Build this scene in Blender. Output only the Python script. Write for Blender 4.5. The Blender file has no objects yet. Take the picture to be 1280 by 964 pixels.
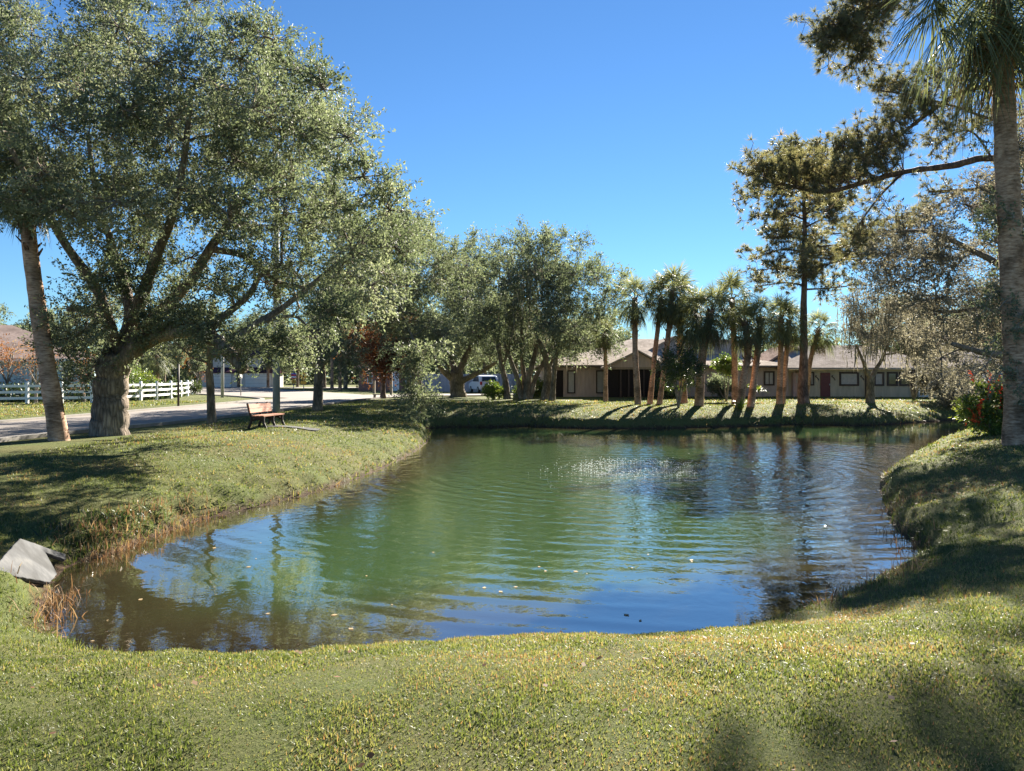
import bpy, math
import numpy as np
from mathutils import Vector, Matrix
R = math.radians
scene = bpy.context.scene
COL = scene.collection

# ------------------------------------------------------------------ camera
EYE = 1.65; FPX = 960.0; HX, HY = 640.0, 470.0          # focal length in photo pixels, horizon row
cam = bpy.data.cameras.new('camera'); camo = bpy.data.objects.new('camera', cam); COL.objects.link(camo)
camo.location = (0, 0, EYE); camo.rotation_euler = (R(90), 0, 0)
cam.sensor_width = 36; cam.lens = 36*FPX/1280; cam.shift_y = -12/1280
cam.clip_start = 0.1; cam.clip_end = 4000
scene.camera = camo

# ------------------------------------------------------------------ light
SUN_AZ, SUN_EL = R(22.6), R(26.5)                       # azimuth clockwise from +Y
S = Vector((math.sin(SUN_AZ)*math.cos(SUN_EL), math.cos(SUN_AZ)*math.cos(SUN_EL), math.sin(SUN_EL)))
world = bpy.data.worlds.new('World'); scene.world = world; world.use_nodes = True
wn = world.node_tree.nodes; wl = world.node_tree.links; wn.clear()
sky = wn.new('ShaderNodeTexSky'); sky.sky_type = 'NISHITA'; sky.sun_disc = False
sky.sun_elevation = SUN_EL; sky.sun_rotation = SUN_AZ
sky.altitude = 0; sky.air_density = 1.0; sky.dust_density = 0.0; sky.ozone_density = 2.5
bg = wn.new('ShaderNodeBackground'); bg.inputs['Strength'].default_value = 0.05
wo = wn.new('ShaderNodeOutputWorld')
tint = wn.new('ShaderNodeMix'); tint.data_type = 'RGBA'; tint.blend_type = 'MULTIPLY'; tint.inputs[0].default_value = 1.0
tint.inputs[7].default_value = (.27, .42, .565, 1)             # a clear deep-blue winter sky
wl.new(sky.outputs[0], tint.inputs[6]); wl.new(tint.outputs[2], bg.inputs[0]); wl.new(bg.outputs[0], wo.inputs[0])
sl = bpy.data.lights.new('sun', 'SUN'); sl.energy = 4.6; sl.angle = R(0.5); sl.color = (1.0, 0.93, 0.80)
so = bpy.data.objects.new('sun', sl); COL.objects.link(so); so.rotation_euler = S.to_track_quat('Z', 'Y').to_euler()
scene.view_settings.view_transform = 'Standard'; scene.view_settings.look = 'None'
scene.view_settings.exposure = 2.4; scene.view_settings.gamma = 1.0
scene.view_settings.use_curve_mapping = False
cy = scene.cycles
cy.max_bounces = 10; cy.diffuse_bounces = 6; cy.glossy_bounces = 3; cy.transmission_bounces = 4
cy.transparent_max_bounces = 8; cy.caustics_reflective = False; cy.caustics_refractive = False
cy.use_denoising = True; cy.use_adaptive_sampling = False; cy.sample_clamp_indirect = 6

rng = np.random.default_rng(7)

# ------------------------------------------------------------------ mesh building
class MB:
    def __init__(s): s.V = []; s.F = []; s.T = []; s.n = 0
    def add(s, v, faces, tint=None):
        v = np.asarray(v, float).reshape(-1, 3)
        for f in (faces if isinstance(faces, list) else [faces]):
            f = np.asarray(f, np.int64)
            if f.size: s.F.append(f + s.n)
        s.V.append(v); s.T.append(np.full(len(v), 0.5) if tint is None else np.asarray(tint, float)); s.n += len(v)
    def box(s, a, b, rot=0.0, pivot=None):
        (x0, y0, z0), (x1, y1, z1) = a, b
        v = np.array([(x0,y0,z0),(x1,y0,z0),(x1,y1,z0),(x0,y1,z0),(x0,y0,z1),(x1,y0,z1),(x1,y1,z1),(x0,y1,z1)], float)
        if rot:
            p = np.array(pivot if pivot is not None else ((x0+x1)/2, (y0+y1)/2, 0.0), float)
            c, q = math.cos(rot), math.sin(rot); w = v - p
            v = np.stack([w[:,0]*c - w[:,1]*q, w[:,0]*q + w[:,1]*c, w[:,2]], 1) + p
        s.add(v, np.array([(0,3,2,1),(4,5,6,7),(0,1,5,4),(1,2,6,5),(2,3,7,6),(3,0,4,7)]))
    def prism(s, poly, ext):
        """poly: list of 3D points (planar), ext: vector."""
        p = np.asarray(poly, float); k = len(p); e = np.asarray(ext, float)
        s.add(np.concatenate([p, p + e]), [np.array([list(range(k))[::-1]]), np.array([list(range(k, 2*k))]),
              np.array([(i, (i+1) % k, k+(i+1) % k, k+i) for i in range(k)])])
    def tube(s, pts, rad, sides=8, cap=True):
        p = np.asarray(pts, float); n = len(p); r = np.broadcast_to(np.asarray(rad, float), (n,))
        t = np.gradient(p, axis=0); t /= np.linalg.norm(t, axis=1, keepdims=True) + 1e-9
        u = np.cross(t[0], (0.13, 0.97, 0.2) if abs(t[0][2]) > .8 else (0, 0, 1.0)); u /= np.linalg.norm(u)
        a = np.arange(sides)*2*math.pi/sides; rings = []
        for i in range(n):
            u = u - t[i]*np.dot(u, t[i]); u /= np.linalg.norm(u) + 1e-9; w = np.cross(t[i], u)
            rings.append(p[i] + r[i]*(np.cos(a)[:, None]*u + np.sin(a)[:, None]*w))
        i = np.arange(n-1)[:, None]*sides; j = np.arange(sides)[None]; k = (j+1) % sides
        f = np.stack([i+j, i+k, i+sides+k, i+sides+j], -1).reshape(-1, 4)
        fs = [f]
        if cap: fs += [np.array([list(range(sides))[::-1]]), np.array([list(range((n-1)*sides, n*sides))])]
        s.add(np.concatenate(rings), fs)
    def build(s, name, mat, parent=None, origin=None, smooth=False):
        v = np.concatenate(s.V) if s.V else np.zeros((0, 3))
        if origin is not None: v = v - np.asarray(origin, float)
        me = bpy.data.meshes.new(name); me.vertices.add(len(v)); me.vertices.foreach_set('co', v.ravel().astype(np.float32))
        tot = np.concatenate([np.full(len(f), f.shape[1]) for f in s.F]); li = np.concatenate([f.ravel() for f in s.F])
        me.loops.add(len(li)); me.loops.foreach_set('vertex_index', li.astype(np.int32))
        me.polygons.add(len(tot)); me.polygons.foreach_set('loop_start', (np.cumsum(tot)-tot).astype(np.int32))
        me.polygons.foreach_set('loop_total', tot.astype(np.int32))
        me.polygons.foreach_set('use_smooth', np.full(len(tot), bool(smooth)))
        at = me.attributes.new('tint', 'FLOAT', 'POINT'); at.data.foreach_set('value', np.concatenate(s.T).astype(np.float32))
        me.update(calc_edges=True); me.materials.append(mat)
        o = bpy.data.objects.new(name, me); COL.objects.link(o)
        if parent is not None: o.parent = parent
        elif origin is not None: o.location = origin
        return o

def tag(o, label=None, cat=None, group=None, kind=None):
    for k, v in (('label', label), ('category', cat), ('group', group), ('kind', kind)):
        if v: o[k] = v
    return o
def thing(name, loc, label, cat, group=None, rz=0.0):
    o = bpy.data.objects.new(name, None); COL.objects.link(o); o.location = tuple(loc); o.rotation_euler = (0, 0, rz)
    o.empty_display_size = 0.2
    return tag(o, label, cat, group)
def copy_tree(o, parent=None):
    c = o.copy(); COL.objects.link(c)
    if parent is not None: c.parent = parent
    for ch in [k for k in bpy.data.objects if k.parent == o]: copy_tree(ch, c)
    return c
def norm(v): return v/(np.linalg.norm(v, axis=-1, keepdims=True) + 1e-9)
def catmull(p, k, closed=False):
    p = np.asarray(p, float); n = len(p); out = []
    for i in range(n if closed else n-1):
        if closed: a, b, c, d = p[(i-1) % n], p[i], p[(i+1) % n], p[(i+2) % n]
        else: a, b, c, d = p[max(i-1, 0)], p[i], p[i+1], p[min(i+2, n-1)]
        for t in np.arange(k)/k:
            out.append(.5*(2*b + (c-a)*t + (2*a-5*b+4*c-d)*t*t + (3*b-a-3*c+d)*t**3))
    if not closed: out.append(p[-1])
    return np.array(out)
def sstep(a, b, x): t = np.clip((x-a)/(b-a), 0, 1); return t*t*(3-2*t)
def W(px, py, d): return np.array([(px-HX)*d/FPX, d, EYE + (HY-py)*d/FPX])   # a photo direction at a real distance

# ------------------------------------------------------------------ materials
def newmat(name):
    m = bpy.data.materials.new(name); m.use_nodes = True; nt = m.node_tree; nt.nodes.clear()
    out = nt.nodes.new('ShaderNodeOutputMaterial')
    def N(t, **kw):
        n = nt.nodes.new(t)
        for k, v in kw.items():
            if k in n.inputs: n.inputs[k].default_value = v
            else: setattr(n, k, v)
        return n
    return m, nt, N, (lambda a, b: nt.links.new(a, b)), out
def ramp(N, stops):
    r = N('ShaderNodeValToRGB'); e = r.color_ramp.elements
    while len(e) < len(stops): e.new(.5)
    for q, (p, c) in zip(e, stops): q.position = p; q.color = (*c, 1)
    return r
def coords(N, L, scale=(1, 1, 1), kind='Object'):
    tc = N('ShaderNodeTexCoord'); mp = N('ShaderNodeMapping'); mp.inputs['Scale'].default_value = scale
    L(tc.outputs[kind], mp.inputs['Vector']); return mp.outputs[0]
def mat_leaf(name, stops, trans=.35, rough=.42, spec=.5, tcol=None):
    m, nt, N, L, out = newmat(name)
    a = N('ShaderNodeAttribute', attribute_name='tint'); r = ramp(N, stops); L(a.outputs['Fac'], r.inputs[0])
    p = N('ShaderNodeBsdfPrincipled'); p.inputs['Roughness'].default_value = rough; p.inputs['Specular IOR Level'].default_value = spec
    L(r.outputs[0], p.inputs['Base Color'])
    t = N('ShaderNodeBsdfTranslucent'); mx = N('ShaderNodeMix', data_type='RGBA', blend_type='MULTIPLY')
    mx.inputs[0].default_value = 1.0; L(r.outputs[0], mx.inputs[6]); mx.inputs[7].default_value = (*(tcol or (1.5, 1.45, .8)), 1)
    L(mx.outputs[2], t.inputs[0])
    ms = N('ShaderNodeMixShader'); ms.inputs[0].default_value = trans
    L(p.outputs[0], ms.inputs[1]); L(t.outputs[0], ms.inputs[2]); L(ms.outputs[0], out.inputs[0]); return m
def mat_noise(name, stops, scale=(1, 1, 1), nscale=5, detail=6, rough=.85, bump=.3, bdist=.02, spec=.3, kind='Object', second=None):
    m, nt, N, L, out = newmat(name); v = coords(N, L, scale, kind)
    n = N('ShaderNodeTexNoise'); n.inputs['Scale'].default_value = nscale; n.inputs['Detail'].default_value = detail; n.inputs['Roughness'].default_value = .62
    L(v, n.inputs['Vector']); r = ramp(N, stops); L(n.outputs['Fac'], r.inputs[0])
    p = N('ShaderNodeBsdfPrincipled'); p.inputs['Roughness'].default_value = rough; p.inputs['Specular IOR Level'].default_value = spec
    c = r.outputs[0]
    if second:                                             # a second, larger-scale patchiness
        n2 = N('ShaderNodeTexNoise'); n2.inputs['Scale'].default_value = second[0]; n2.inputs['Detail'].default_value = 4
        L(coords(N, L, (1, 1, 1), kind), n2.inputs['Vector'])
        r2 = ramp(N, second[1]); L(n2.outputs['Fac'], r2.inputs[0])
        mx = N('ShaderNodeMix', data_type='RGBA', blend_type='MULTIPLY'); mx.inputs[0].default_value = 1
        L(c, mx.inputs[6]); L(r2.outputs[0], mx.inputs[7]); c = mx.outputs[2]
    L(c, p.inputs['Base Color'])
    if bump:
        b = N('ShaderNodeBump'); b.inputs['Strength'].default_value = bump; b.inputs['Distance'].default_value = bdist
        L(n.outputs['Fac'], b.inputs['Height']); L(b.outputs[0], p.inputs['Normal'])
    L(p.outputs[0], out.inputs[0]); return m
def mat_flat(name, col, rough=.6, spec=.4, var=.12, nscale=6):
    c = np.array(col); return mat_noise(name, [(.3, tuple(c*(1-var))), (.7, tuple(np.minimum(c*(1+var), 1)))], nscale=nscale, rough=rough, spec=spec, bump=.05, bdist=.004)
def mat_siding(name, col, pitch=.2, var=.15):
    m, nt, N, L, out = newmat(name); tc = N('ShaderNodeTexCoord'); sp = N('ShaderNodeSeparateXYZ'); L(tc.outputs['Object'], sp.inputs[0])
    ad = N('ShaderNodeMath', operation='ADD'); L(sp.outputs[0], ad.inputs[0]); L(sp.outputs[1], ad.inputs[1])
    md = N('ShaderNodeMath', operation='PINGPONG'); L(ad.outputs[0], md.inputs[0]); md.inputs[1].default_value = pitch/2
    gt = N('ShaderNodeMath', operation='GREATER_THAN'); L(md.outputs[0], gt.inputs[0]); gt.inputs[1].default_value = .018
    n = N('ShaderNodeTexNoise'); n.inputs['Scale'].default_value = 1.4; n.inputs['Detail'].default_value = 8; L(coords(N, L, (3, 3, .6)), n.inputs['Vector'])
    c = np.array(col); r = ramp(N, [(.3, tuple(c*(1-var))), (.7, tuple(c*(1+var)))]); L(n.outputs['Fac'], r.inputs[0])
    p = N('ShaderNodeBsdfPrincipled'); p.inputs['Roughness'].default_value = .8; L(r.outputs[0], p.inputs['Base Color'])
    b = N('ShaderNodeBump'); b.inputs['Strength'].default_value = .8; b.inputs['Distance'].default_value = .015
    L(gt.outputs[0], b.inputs['Height']); L(b.outputs[0], p.inputs['Normal']); L(p.outputs[0], out.inputs[0]); return m
def mat_shingle(name, col):
    m, nt, N, L, out = newmat(name); v = coords(N, L, (1, 1, 2.2))
    b = N('ShaderNodeTexBrick'); b.inputs['Scale'].default_value = 3.2; b.inputs['Mortar Size'].default_value = .012; c = np.array(col)
    b.inputs['Color1'].default_value = (*(c*.85), 1); b.inputs['Color2'].default_value = (*(c*1.12), 1); b.inputs['Mortar'].default_value = (*(c*.55), 1)
    mp = N('ShaderNodeMapping'); mp.inputs['Rotation'].default_value = (R(76), 0, 0)
    L(v, mp.inputs['Vector']); L(mp.outputs[0], b.inputs['Vector'])
    n = N('ShaderNodeTexNoise'); n.inputs['Scale'].default_value = .9; n.inputs['Detail'].default_value = 8; L(v, n.inputs['Vector'])
    r = ramp(N, [(.3, (.72, .7, .68)), (.7, (1.15, 1.12, 1.1))]); L(n.outputs['Fac'], r.inputs[0])
    mx = N('ShaderNodeMix', data_type='RGBA', blend_type='MULTIPLY'); mx.inputs[0].default_value = 1; L(b.outputs[0], mx.inputs[6]); L(r.outputs[0], mx.inputs[7])
    p = N('ShaderNodeBsdfPrincipled'); p.inputs['Roughness'].default_value = 1; p.inputs['Specular IOR Level'].default_value = 0; L(mx.outputs[2], p.inputs['Base Color']); L(p.outputs[0], out.inputs[0]); return m
def mat_bark(name, dark, light, sc=(9, 9, 1.6), bump=.9, patch=None):
    m, nt, N, L, out = newmat(name)
    v = coords(N, L, sc)
    vo = N('ShaderNodeTexVoronoi', feature='DISTANCE_TO_EDGE'); vo.inputs['Scale'].default_value = 1.6
    n = N('ShaderNodeTexNoise'); n.inputs['Scale'].default_value = 2.5; n.inputs['Detail'].default_value = 8; n.inputs['Roughness'].default_value = .7
    L(v, n.inputs['Vector']); mxv = N('ShaderNodeMix', data_type='RGBA'); mxv.inputs[0].default_value = .25
    L(v, mxv.inputs[6]); L(n.outputs['Color'], mxv.inputs[7]); L(mxv.outputs[2], vo.inputs['Vector'])
    mu = N('ShaderNodeMath', operation='MULTIPLY_ADD'); L(vo.outputs['Distance'], mu.inputs[0]); mu.inputs[1].default_value = 1.1
    L(n.outputs['Fac'], mu.inputs[2])
    r = ramp(N, [(.35, dark), (.95, light)]); L(mu.outputs[0], r.inputs[0])
    n2 = N('ShaderNodeTexNoise'); n2.inputs['Scale'].default_value = 1.3; n2.inputs['Detail'].default_value = 5; L(coords(N, L), n2.inputs['Vector'])
    r2 = ramp(N, [(.38, (.6, .6, .58)), (.62, patch or (1.3, 1.25, 1.15))]); L(n2.outputs['Fac'], r2.inputs[0])
    mx = N('ShaderNodeMix', data_type='RGBA', blend_type='MULTIPLY'); mx.inputs[0].default_value = 1; L(r.outputs[0], mx.inputs[6]); L(r2.outputs[0], mx.inputs[7])
    p = N('ShaderNodeBsdfPrincipled'); p.inputs['Roughness'].default_value = .9; p.inputs['Specular IOR Level'].default_value = .2; L(mx.outputs[2], p.inputs['Base Color'])
    b = N('ShaderNodeBump'); b.inputs['Strength'].default_value = bump; b.inputs['Distance'].default_value = .05
    L(mu.outputs[0], b.inputs['Height']); L(b.outputs[0], p.inputs['Normal']); L(p.outputs[0], out.inputs[0]); return m
def mat_glass(name, col=(.02, .025, .03)):
    m, nt, N, L, out = newmat(name); p = N('ShaderNodeBsdfPrincipled'); p.inputs['Base Color'].default_value = (*col, 1)
    p.inputs['Roughness'].default_value = .06; p.inputs['Specular IOR Level'].default_value = .8; L(p.outputs[0], out.inputs[0]); return m

M = {}
M['oak'] = mat_leaf('oak leaves', [(0, (.07, .084, .052)), (.45, (.155, .172, .112)), (.8, (.23, .238, .165)), (1, (.32, .31, .235))], .46, .58, .4, (1.15, 1.25, .88))
M['oak_far'] = mat_leaf('far oak leaves', [(0, (.078, .094, .063)), (.5, (.16, .178, .122)), (1, (.285, .285, .20))], .46, .6, .35, (1.15, 1.25, .88))
M['oak_moss'] = mat_leaf('mossy oak leaves', [(0, (.085, .08, .06)), (.5, (.185, .17, .13)), (1, (.30, .27, .21))], .46, .6, .35, (1.2, 1.18, 1))
M['rust'] = mat_leaf('rusty leaves', [(0, (.07, .026, .014)), (.6, (.15, .06, .03)), (1, (.25, .13, .06))], .35, .6, .3)
M['orange'] = mat_leaf('orange leaves', [(0, (.12, .05, .02)), (.6, (.28, .11, .045)), (1, (.30, .2, .1))], .35, .6, .3)
M['shrub'] = mat_leaf('shrub leaves', [(0, (.02, .035, .014)), (.6, (.055, .085, .028)), (1, (.12, .15, .05))], .3, .4, .5)
M['bright'] = mat_leaf('bright leaves', [(0, (.05, .09, .02)), (.6, (.13, .19, .04)), (1, (.26, .28, .08))], .35, .4, .5)
M['flower'] = mat_leaf('red flowers', [(0, (.55, .03, .015)), (.6, (.7, .08, .03)), (1, (.75, .25, .05))], .35, .5, .3, (1.2, 1, .8))
M['moss'] = mat_leaf('spanish moss', [(0, (.13, .12, .09)), (1, (.30, .27, .21))], .3, .9, .1, (1, 1, .9))
M['palm'] = mat_leaf('palm fronds', [(0, (.06, .078, .046)), (.6, (.165, .18, .10)), (1, (.32, .30, .18))], .42, .55, .35, (1.3, 1.3, .85))
M['palm_dead'] = mat_leaf('dead palm fronds', [(0, (.07, .05, .03)), (1, (.22, .16, .09))], .25, .8, .2, (1.1, 1, .8))
M['needle'] = mat_leaf('pine needles', [(0, (.075, .08, .056)), (.55, (.185, .182, .125)), (.85, (.27, .235, .17)), (1, (.33, .23, .16))], .46, .5, .4)
M['grass'] = mat_leaf('grass blades', [(0, (.05, .072, .020)), (.35, (.13, .165, .055)), (.6, (.205, .215, .092)), (.82, (.285, .235, .145)), (1, (.26, .145, .09))], .42, .5, .35, (1.35, 1.3, .7))
M['straw'] = mat_leaf('dry straw', [(0, (.16, .085, .045)), (.6, (.32, .2, .11)), (1, (.48, .36, .2))], .3, .7, .2, (1.1, 1, .8))
M['litter'] = mat_leaf('fallen leaves', [(0, (.07, .03, .018)), (.7, (.17, .08, .04)), (1, (.26, .17, .10))], .15, .7, .2)
M['bark_oak'] = mat_bark('oak bark', (.085, .066, .054), (.36, .295, .245))
M['bark_mid'] = mat_bark('young bark', (.10, .08, .06), (.30, .25, .195), (7, 7, 2))
M['bark_pine'] = mat_bark('pine bark', (.075, .05, .042), (.29, .20, .165), (6, 6, 1.8))
M['bark_palm'] = mat_noise('palm bark', [(.3, (.15, .085, .055)), (.48, (.37, .23, .155)), (.62, (.52, .35, .25)), (.75, (.6, .46, .36))], (3, 3, 11), 2.2, 9, .9, .5, .02, .2, second=(1.6, [(.36, (.45, .44, .42)), (.5, (.95, .93, .9)), (.66, (1.25, 1.2, 1.15))]))
M['bark_grey'] = mat_bark('grey twigs', (.16, .14, .12), (.36, .32, .28), (6, 6, 3), .3)
M['boots'] = mat_bark('palm boots', (.06, .038, .03), (.25, .165, .125), (6, 6, 4), .7)
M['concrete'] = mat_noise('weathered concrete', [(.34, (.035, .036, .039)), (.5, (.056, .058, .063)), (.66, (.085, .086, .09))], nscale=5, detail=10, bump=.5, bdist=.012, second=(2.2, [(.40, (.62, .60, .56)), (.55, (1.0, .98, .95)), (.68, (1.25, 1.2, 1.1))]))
M['pole'] = mat_noise('concrete pole', [(.3, (.30, .295, .27)), (.7, (.43, .42, .385))], (1, 1, .3), 6, 6, .85, .15, .006)
M['white'] = mat_flat('white vinyl', (.72, .72, .70), .45, .5, .05)
M['roof_grey'] = mat_shingle('grey shingles', (.42, .375, .335))
M['roof_brown'] = mat_shingle('brown shingles', (.34, .27, .24))
M['roof_purple'] = mat_shingle('dark plum shingles', (.10, .055, .075))
M['siding_brown'] = mat_siding('brown siding', (.44, .35, .30))
M['siding_grey'] = mat_siding('grey siding', (.36, .36, .38))
M['siding_tan'] = mat_siding('olive tan siding', (.45, .40, .30))
M['brick'] = mat_noise('reddish brick', [(.3, (.2, .1, .08)), (.7, (.32, .18, .14))], nscale=8)
M['blue'] = mat_siding('pale blue siding', (.42, .58, .66), .3, .06)
M['cream'] = mat_flat('cream stucco', (.60, .56, .50), .8, .2, .06)
M['maroon'] = mat_flat('maroon paint', (.13, .04, .04), .5)
M['dkbrown'] = mat_flat('dark brown trim', (.055, .038, .032), .6)
M['screen'] = mat_flat('dark screen mesh', (.022, .018, .018), .7, .2)
M['glass'] = mat_glass('window glass')
M['blind'] = mat_flat('window blinds', (.42, .40, .37), .7)
M['pink'] = mat_flat('pinkish trim', (.48, .34, .31), .7)
M['wood_grey'] = mat_siding('weathered fence boards', (.38, .37, .40), .15, .12)
M['wood_post'] = mat_noise('weathered post', [(.3, (.2, .15, .11)), (.7, (.36, .29, .22))], (1, 1, .2), 8)
M['steel'] = mat_flat('galvanised steel', (.32, .32, .31), .5, .5)
M['brownpost'] = mat_flat('brown metal post', (.045, .03, .022), .6)
M['plank'] = mat_noise('reddish bench planks', [(.3, (.26, .10, .06)), (.55, (.46, .21, .13)), (.75, (.58, .32, .22))], (1.2, 6, 6), 4, 6, .7, .2, .004)
M['bench_iron'] = mat_flat('dark bench frame', (.035, .02, .016), .6)
M['red'] = mat_flat('red sign', (.6, .03, .06), .45, .4, .04)
M['orange_sign'] = mat_flat('orange yellow sign', (.85, .40, .03), .45, .4, .04)
M['sign_white'] = mat_flat('sign white', (.8, .8, .82), .45, .4, .02)
M['sign_blue'] = mat_flat('sign blue', (.12, .16, .5), .45, .4, .04)
M['black'] = mat_flat('black', (.015, .015, .015), .5)
M['car'] = mat_flat('white car paint', (.72, .74, .78), .25, .6, .02)
M['tyre'] = mat_flat('tyre rubber', (.02, .02, .02), .8)
M['tail'] = mat_flat('tail lamp red', (.35, .015, .015), .3)
M['foam'] = mat_leaf('water droplets', [(0, (.85, .85, .85)), (1, (.85, .85, .85))], .6, .15, .8, (1, 1, 1))
M['asphalt'] = mat_noise('sun-bleached asphalt', [(.35, (.195, .17, .15)), (.65, (.26, .23, .205))], nscale=14, detail=8, rough=.9, bump=.2, bdist=.01, second=(.35, [(.4, (.85, .84, .83)), (.6, (1.08, 1.06, 1.05))]))
M['kerb'] = mat_flat('kerb concrete', (.25, .23, .205), .85, .2, .15)

# ------------------------------------------------------------------ pond outline and terrain
ZW = -0.90
shore_px = [(78,716),(100,703),(140,692),(200,668),(260,648),(330,632),(400,614),(450,597),(500,575),(530,557),(538,545),(530,537),(560,534),(610,534),(660,533),(705,535),
 (760,536),(850,535),(940,533),(1000,531),(1060,532),(1100,531),(1150,528),(1190,525),(1240,524),(1275,527),(1262,536),(1225,545),(1175,556),(1125,580),(1100,602),(1106,635),(1118,662),(1145,680),
 (1142,700),(1100,722),(1050,747),(980,772),(930,788),(860,800),(780,805),(700,806),(600,809),(500,817),(430,822),(340,826),(250,826),(180,826),(130,822),(100,810),(68,786),(50,758),(68,738)]
def on_plane(px, py, z): d = (EYE - z)*FPX/(py - HY); return ((px-HX)*d/FPX, d)
POND = catmull([on_plane(a, b, ZW) for a, b in shore_px], 5, True)
def sdist(x, y):
    x = np.asarray(x, float).ravel(); y = np.asarray(y, float).ravel(); out = np.full(len(x), 40.0)
    lo = POND.min(0) - 14; hi = POND.max(0) + 14
    idx = np.where((x > lo[0]) & (x < hi[0]) & (y > lo[1]) & (y < hi[1]))[0]
    a = POND; b = np.roll(POND, -1, 0); e = b - a; ee = (e*e).sum(1)
    for c in range(0, len(idx), 8000):
        i = idx[c:c+8000]; px = x[i][:, None]; py = y[i][:, None]
        t = np.clip(((px-a[:, 0])*e[:, 0] + (py-a[:, 1])*e[:, 1])/ee, 0, 1)
        d = np.sqrt(((px-a[:, 0]-t*e[:, 0])**2 + (py-a[:, 1]-t*e[:, 1])**2).min(1))
        cr = ((a[:, 1] > py) != (b[:, 1] > py)) & (px < e[:, 0]*(py-a[:, 1])/(e[:, 1]+1e-12) + a[:, 0])
        out[i] = np.where(cr.sum(1) % 2 == 1, -d, d)
    return out
def wob(x, y):
    return (np.sin(x*1.7+y*.9)+np.sin(x*.63-y*1.31+1.3)+np.sin(x*3.1+y*2.3+.7)*.6+np.sin(-x*2.2+y*3.7)*.5)/3.1
def gheight(x, y, sd=None):
    x = np.asarray(x, float).ravel(); y = np.asarray(y, float).ravel()
    s = sdist(x, y) if sd is None else sd
    far = sstep(24, 33, y)*sstep(-9, -4, x); right = sstep(3.0, 5.2, x)*(1-far)*sstep(8.2, 10.5, y)
    left = (1-far)*sstep(8.6, 10.5, y)*(1-right)
    near = np.clip(1-far-right-left, 0, 1)
    a = .06*near + .24*left + .42*far + .20*right
    w = 3.6*near + 4.2*left + 4.5*far + 3.3*right
    sp = np.maximum(s + (.1*wob(x*2.2, y*2.2) + .09*wob(x*6.1+2, y*5.7))*sstep(0, .3, s), 0)
    f = a*sstep(0, .4, sp) + (1-a)*(1-(1-np.clip(sp/w, 0, 1))**1.7)
    mound = .05*wob(x*.8, y*.8)*sstep(1, 3, s)*sstep(-9.5, -8, x)*(1-sstep(44, 50, y))
    mound = mound + (.05*wob(x*4.3, y*4.9+1) + .03*wob(x*6.1, y*5.3))*sstep(0, .25, s)*(1-sstep(.9, 2.2, s))*(1-.7*near)
    h = ZW + (0 - ZW)*f + mound + .10*sstep(48, 56, y)*sstep(-3, 3, x)
    hin = ZW - .02 - np.minimum(.30*np.maximum(-s, 0), 1.2)
    # the cut where the concrete flume lies
    cut = -.26*np.exp(-(((x+5.38)/.26)**2 + ((y-8.75)/.4)**2)) -.26*np.exp(-(((x+5.45)/.4)**2 + ((y-8.15)/.5)**2)) + .12*np.exp(-(((x+5.75)/.75)**2 + ((y-9.2)/.9)**2))
    return np.where(s < 0, hin, h - cut*sstep(0, .3, s))
def gz(x, y): return float(gheight([x], [y])[0])
def hit(px, py):
    d = np.arange(3, 140, .05); x = (px-HX)*d/FPX; z = EYE + (HY-py)*d/FPX
    h = gheight(x, d); i = np.argmax(z <= h)
    return np.array([x[i], d[i], h[i]])
def at(px, d):                                   # foot of a thing seen at column px, d metres ahead
    x = (px-HX)*d/FPX; return np.array([x, d, gz(x, d)])

def axis(lo, hi, step, far):
    c = list(np.arange(lo, hi+1e-6, step)); s = step; v = hi
    while v < far: s *= 1.35; v += s; c.append(v)
    s = step; v = lo
    while v > -far: s *= 1.35; v -= s; c.insert(0, v)
    return np.array(c)
gx = axis(-18, 20, .16, 1500); gy = axis(1, 58, .16, 1500)
X, Y = np.meshgrid(gx, gy); sdg = sdist(X, Y); Z = gheight(X, Y, sdg)
ZG = Z.reshape(len(gy), len(gx))
def gmesh(x, y):                                  # height of the built ground sheet itself
    i = np.clip(np.searchsorted(gx, x)-1, 0, len(gx)-2); j = np.clip(np.searchsorted(gy, y)-1, 0, len(gy)-2)
    u = (x-gx[i])/(gx[i+1]-gx[i]); v = (y-gy[j])/(gy[j+1]-gy[j])
    return (ZG[j, i]*(1-u) + ZG[j, i+1]*u)*(1-v) + (ZG[j+1, i]*(1-u) + ZG[j+1, i+1]*u)*v
mb = MB(); nx, ny = len(gx), len(gy); i = np.arange(ny-1)[:, None]*nx + np.arange(nx-1)[None]
mb.add(np.stack([X.ravel(), Y.ravel(), Z], 1), np.stack([i, i+1, i+nx+1, i+nx], -1).reshape(-1, 4), np.clip(sdg/6+.5, 0, 1))
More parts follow.
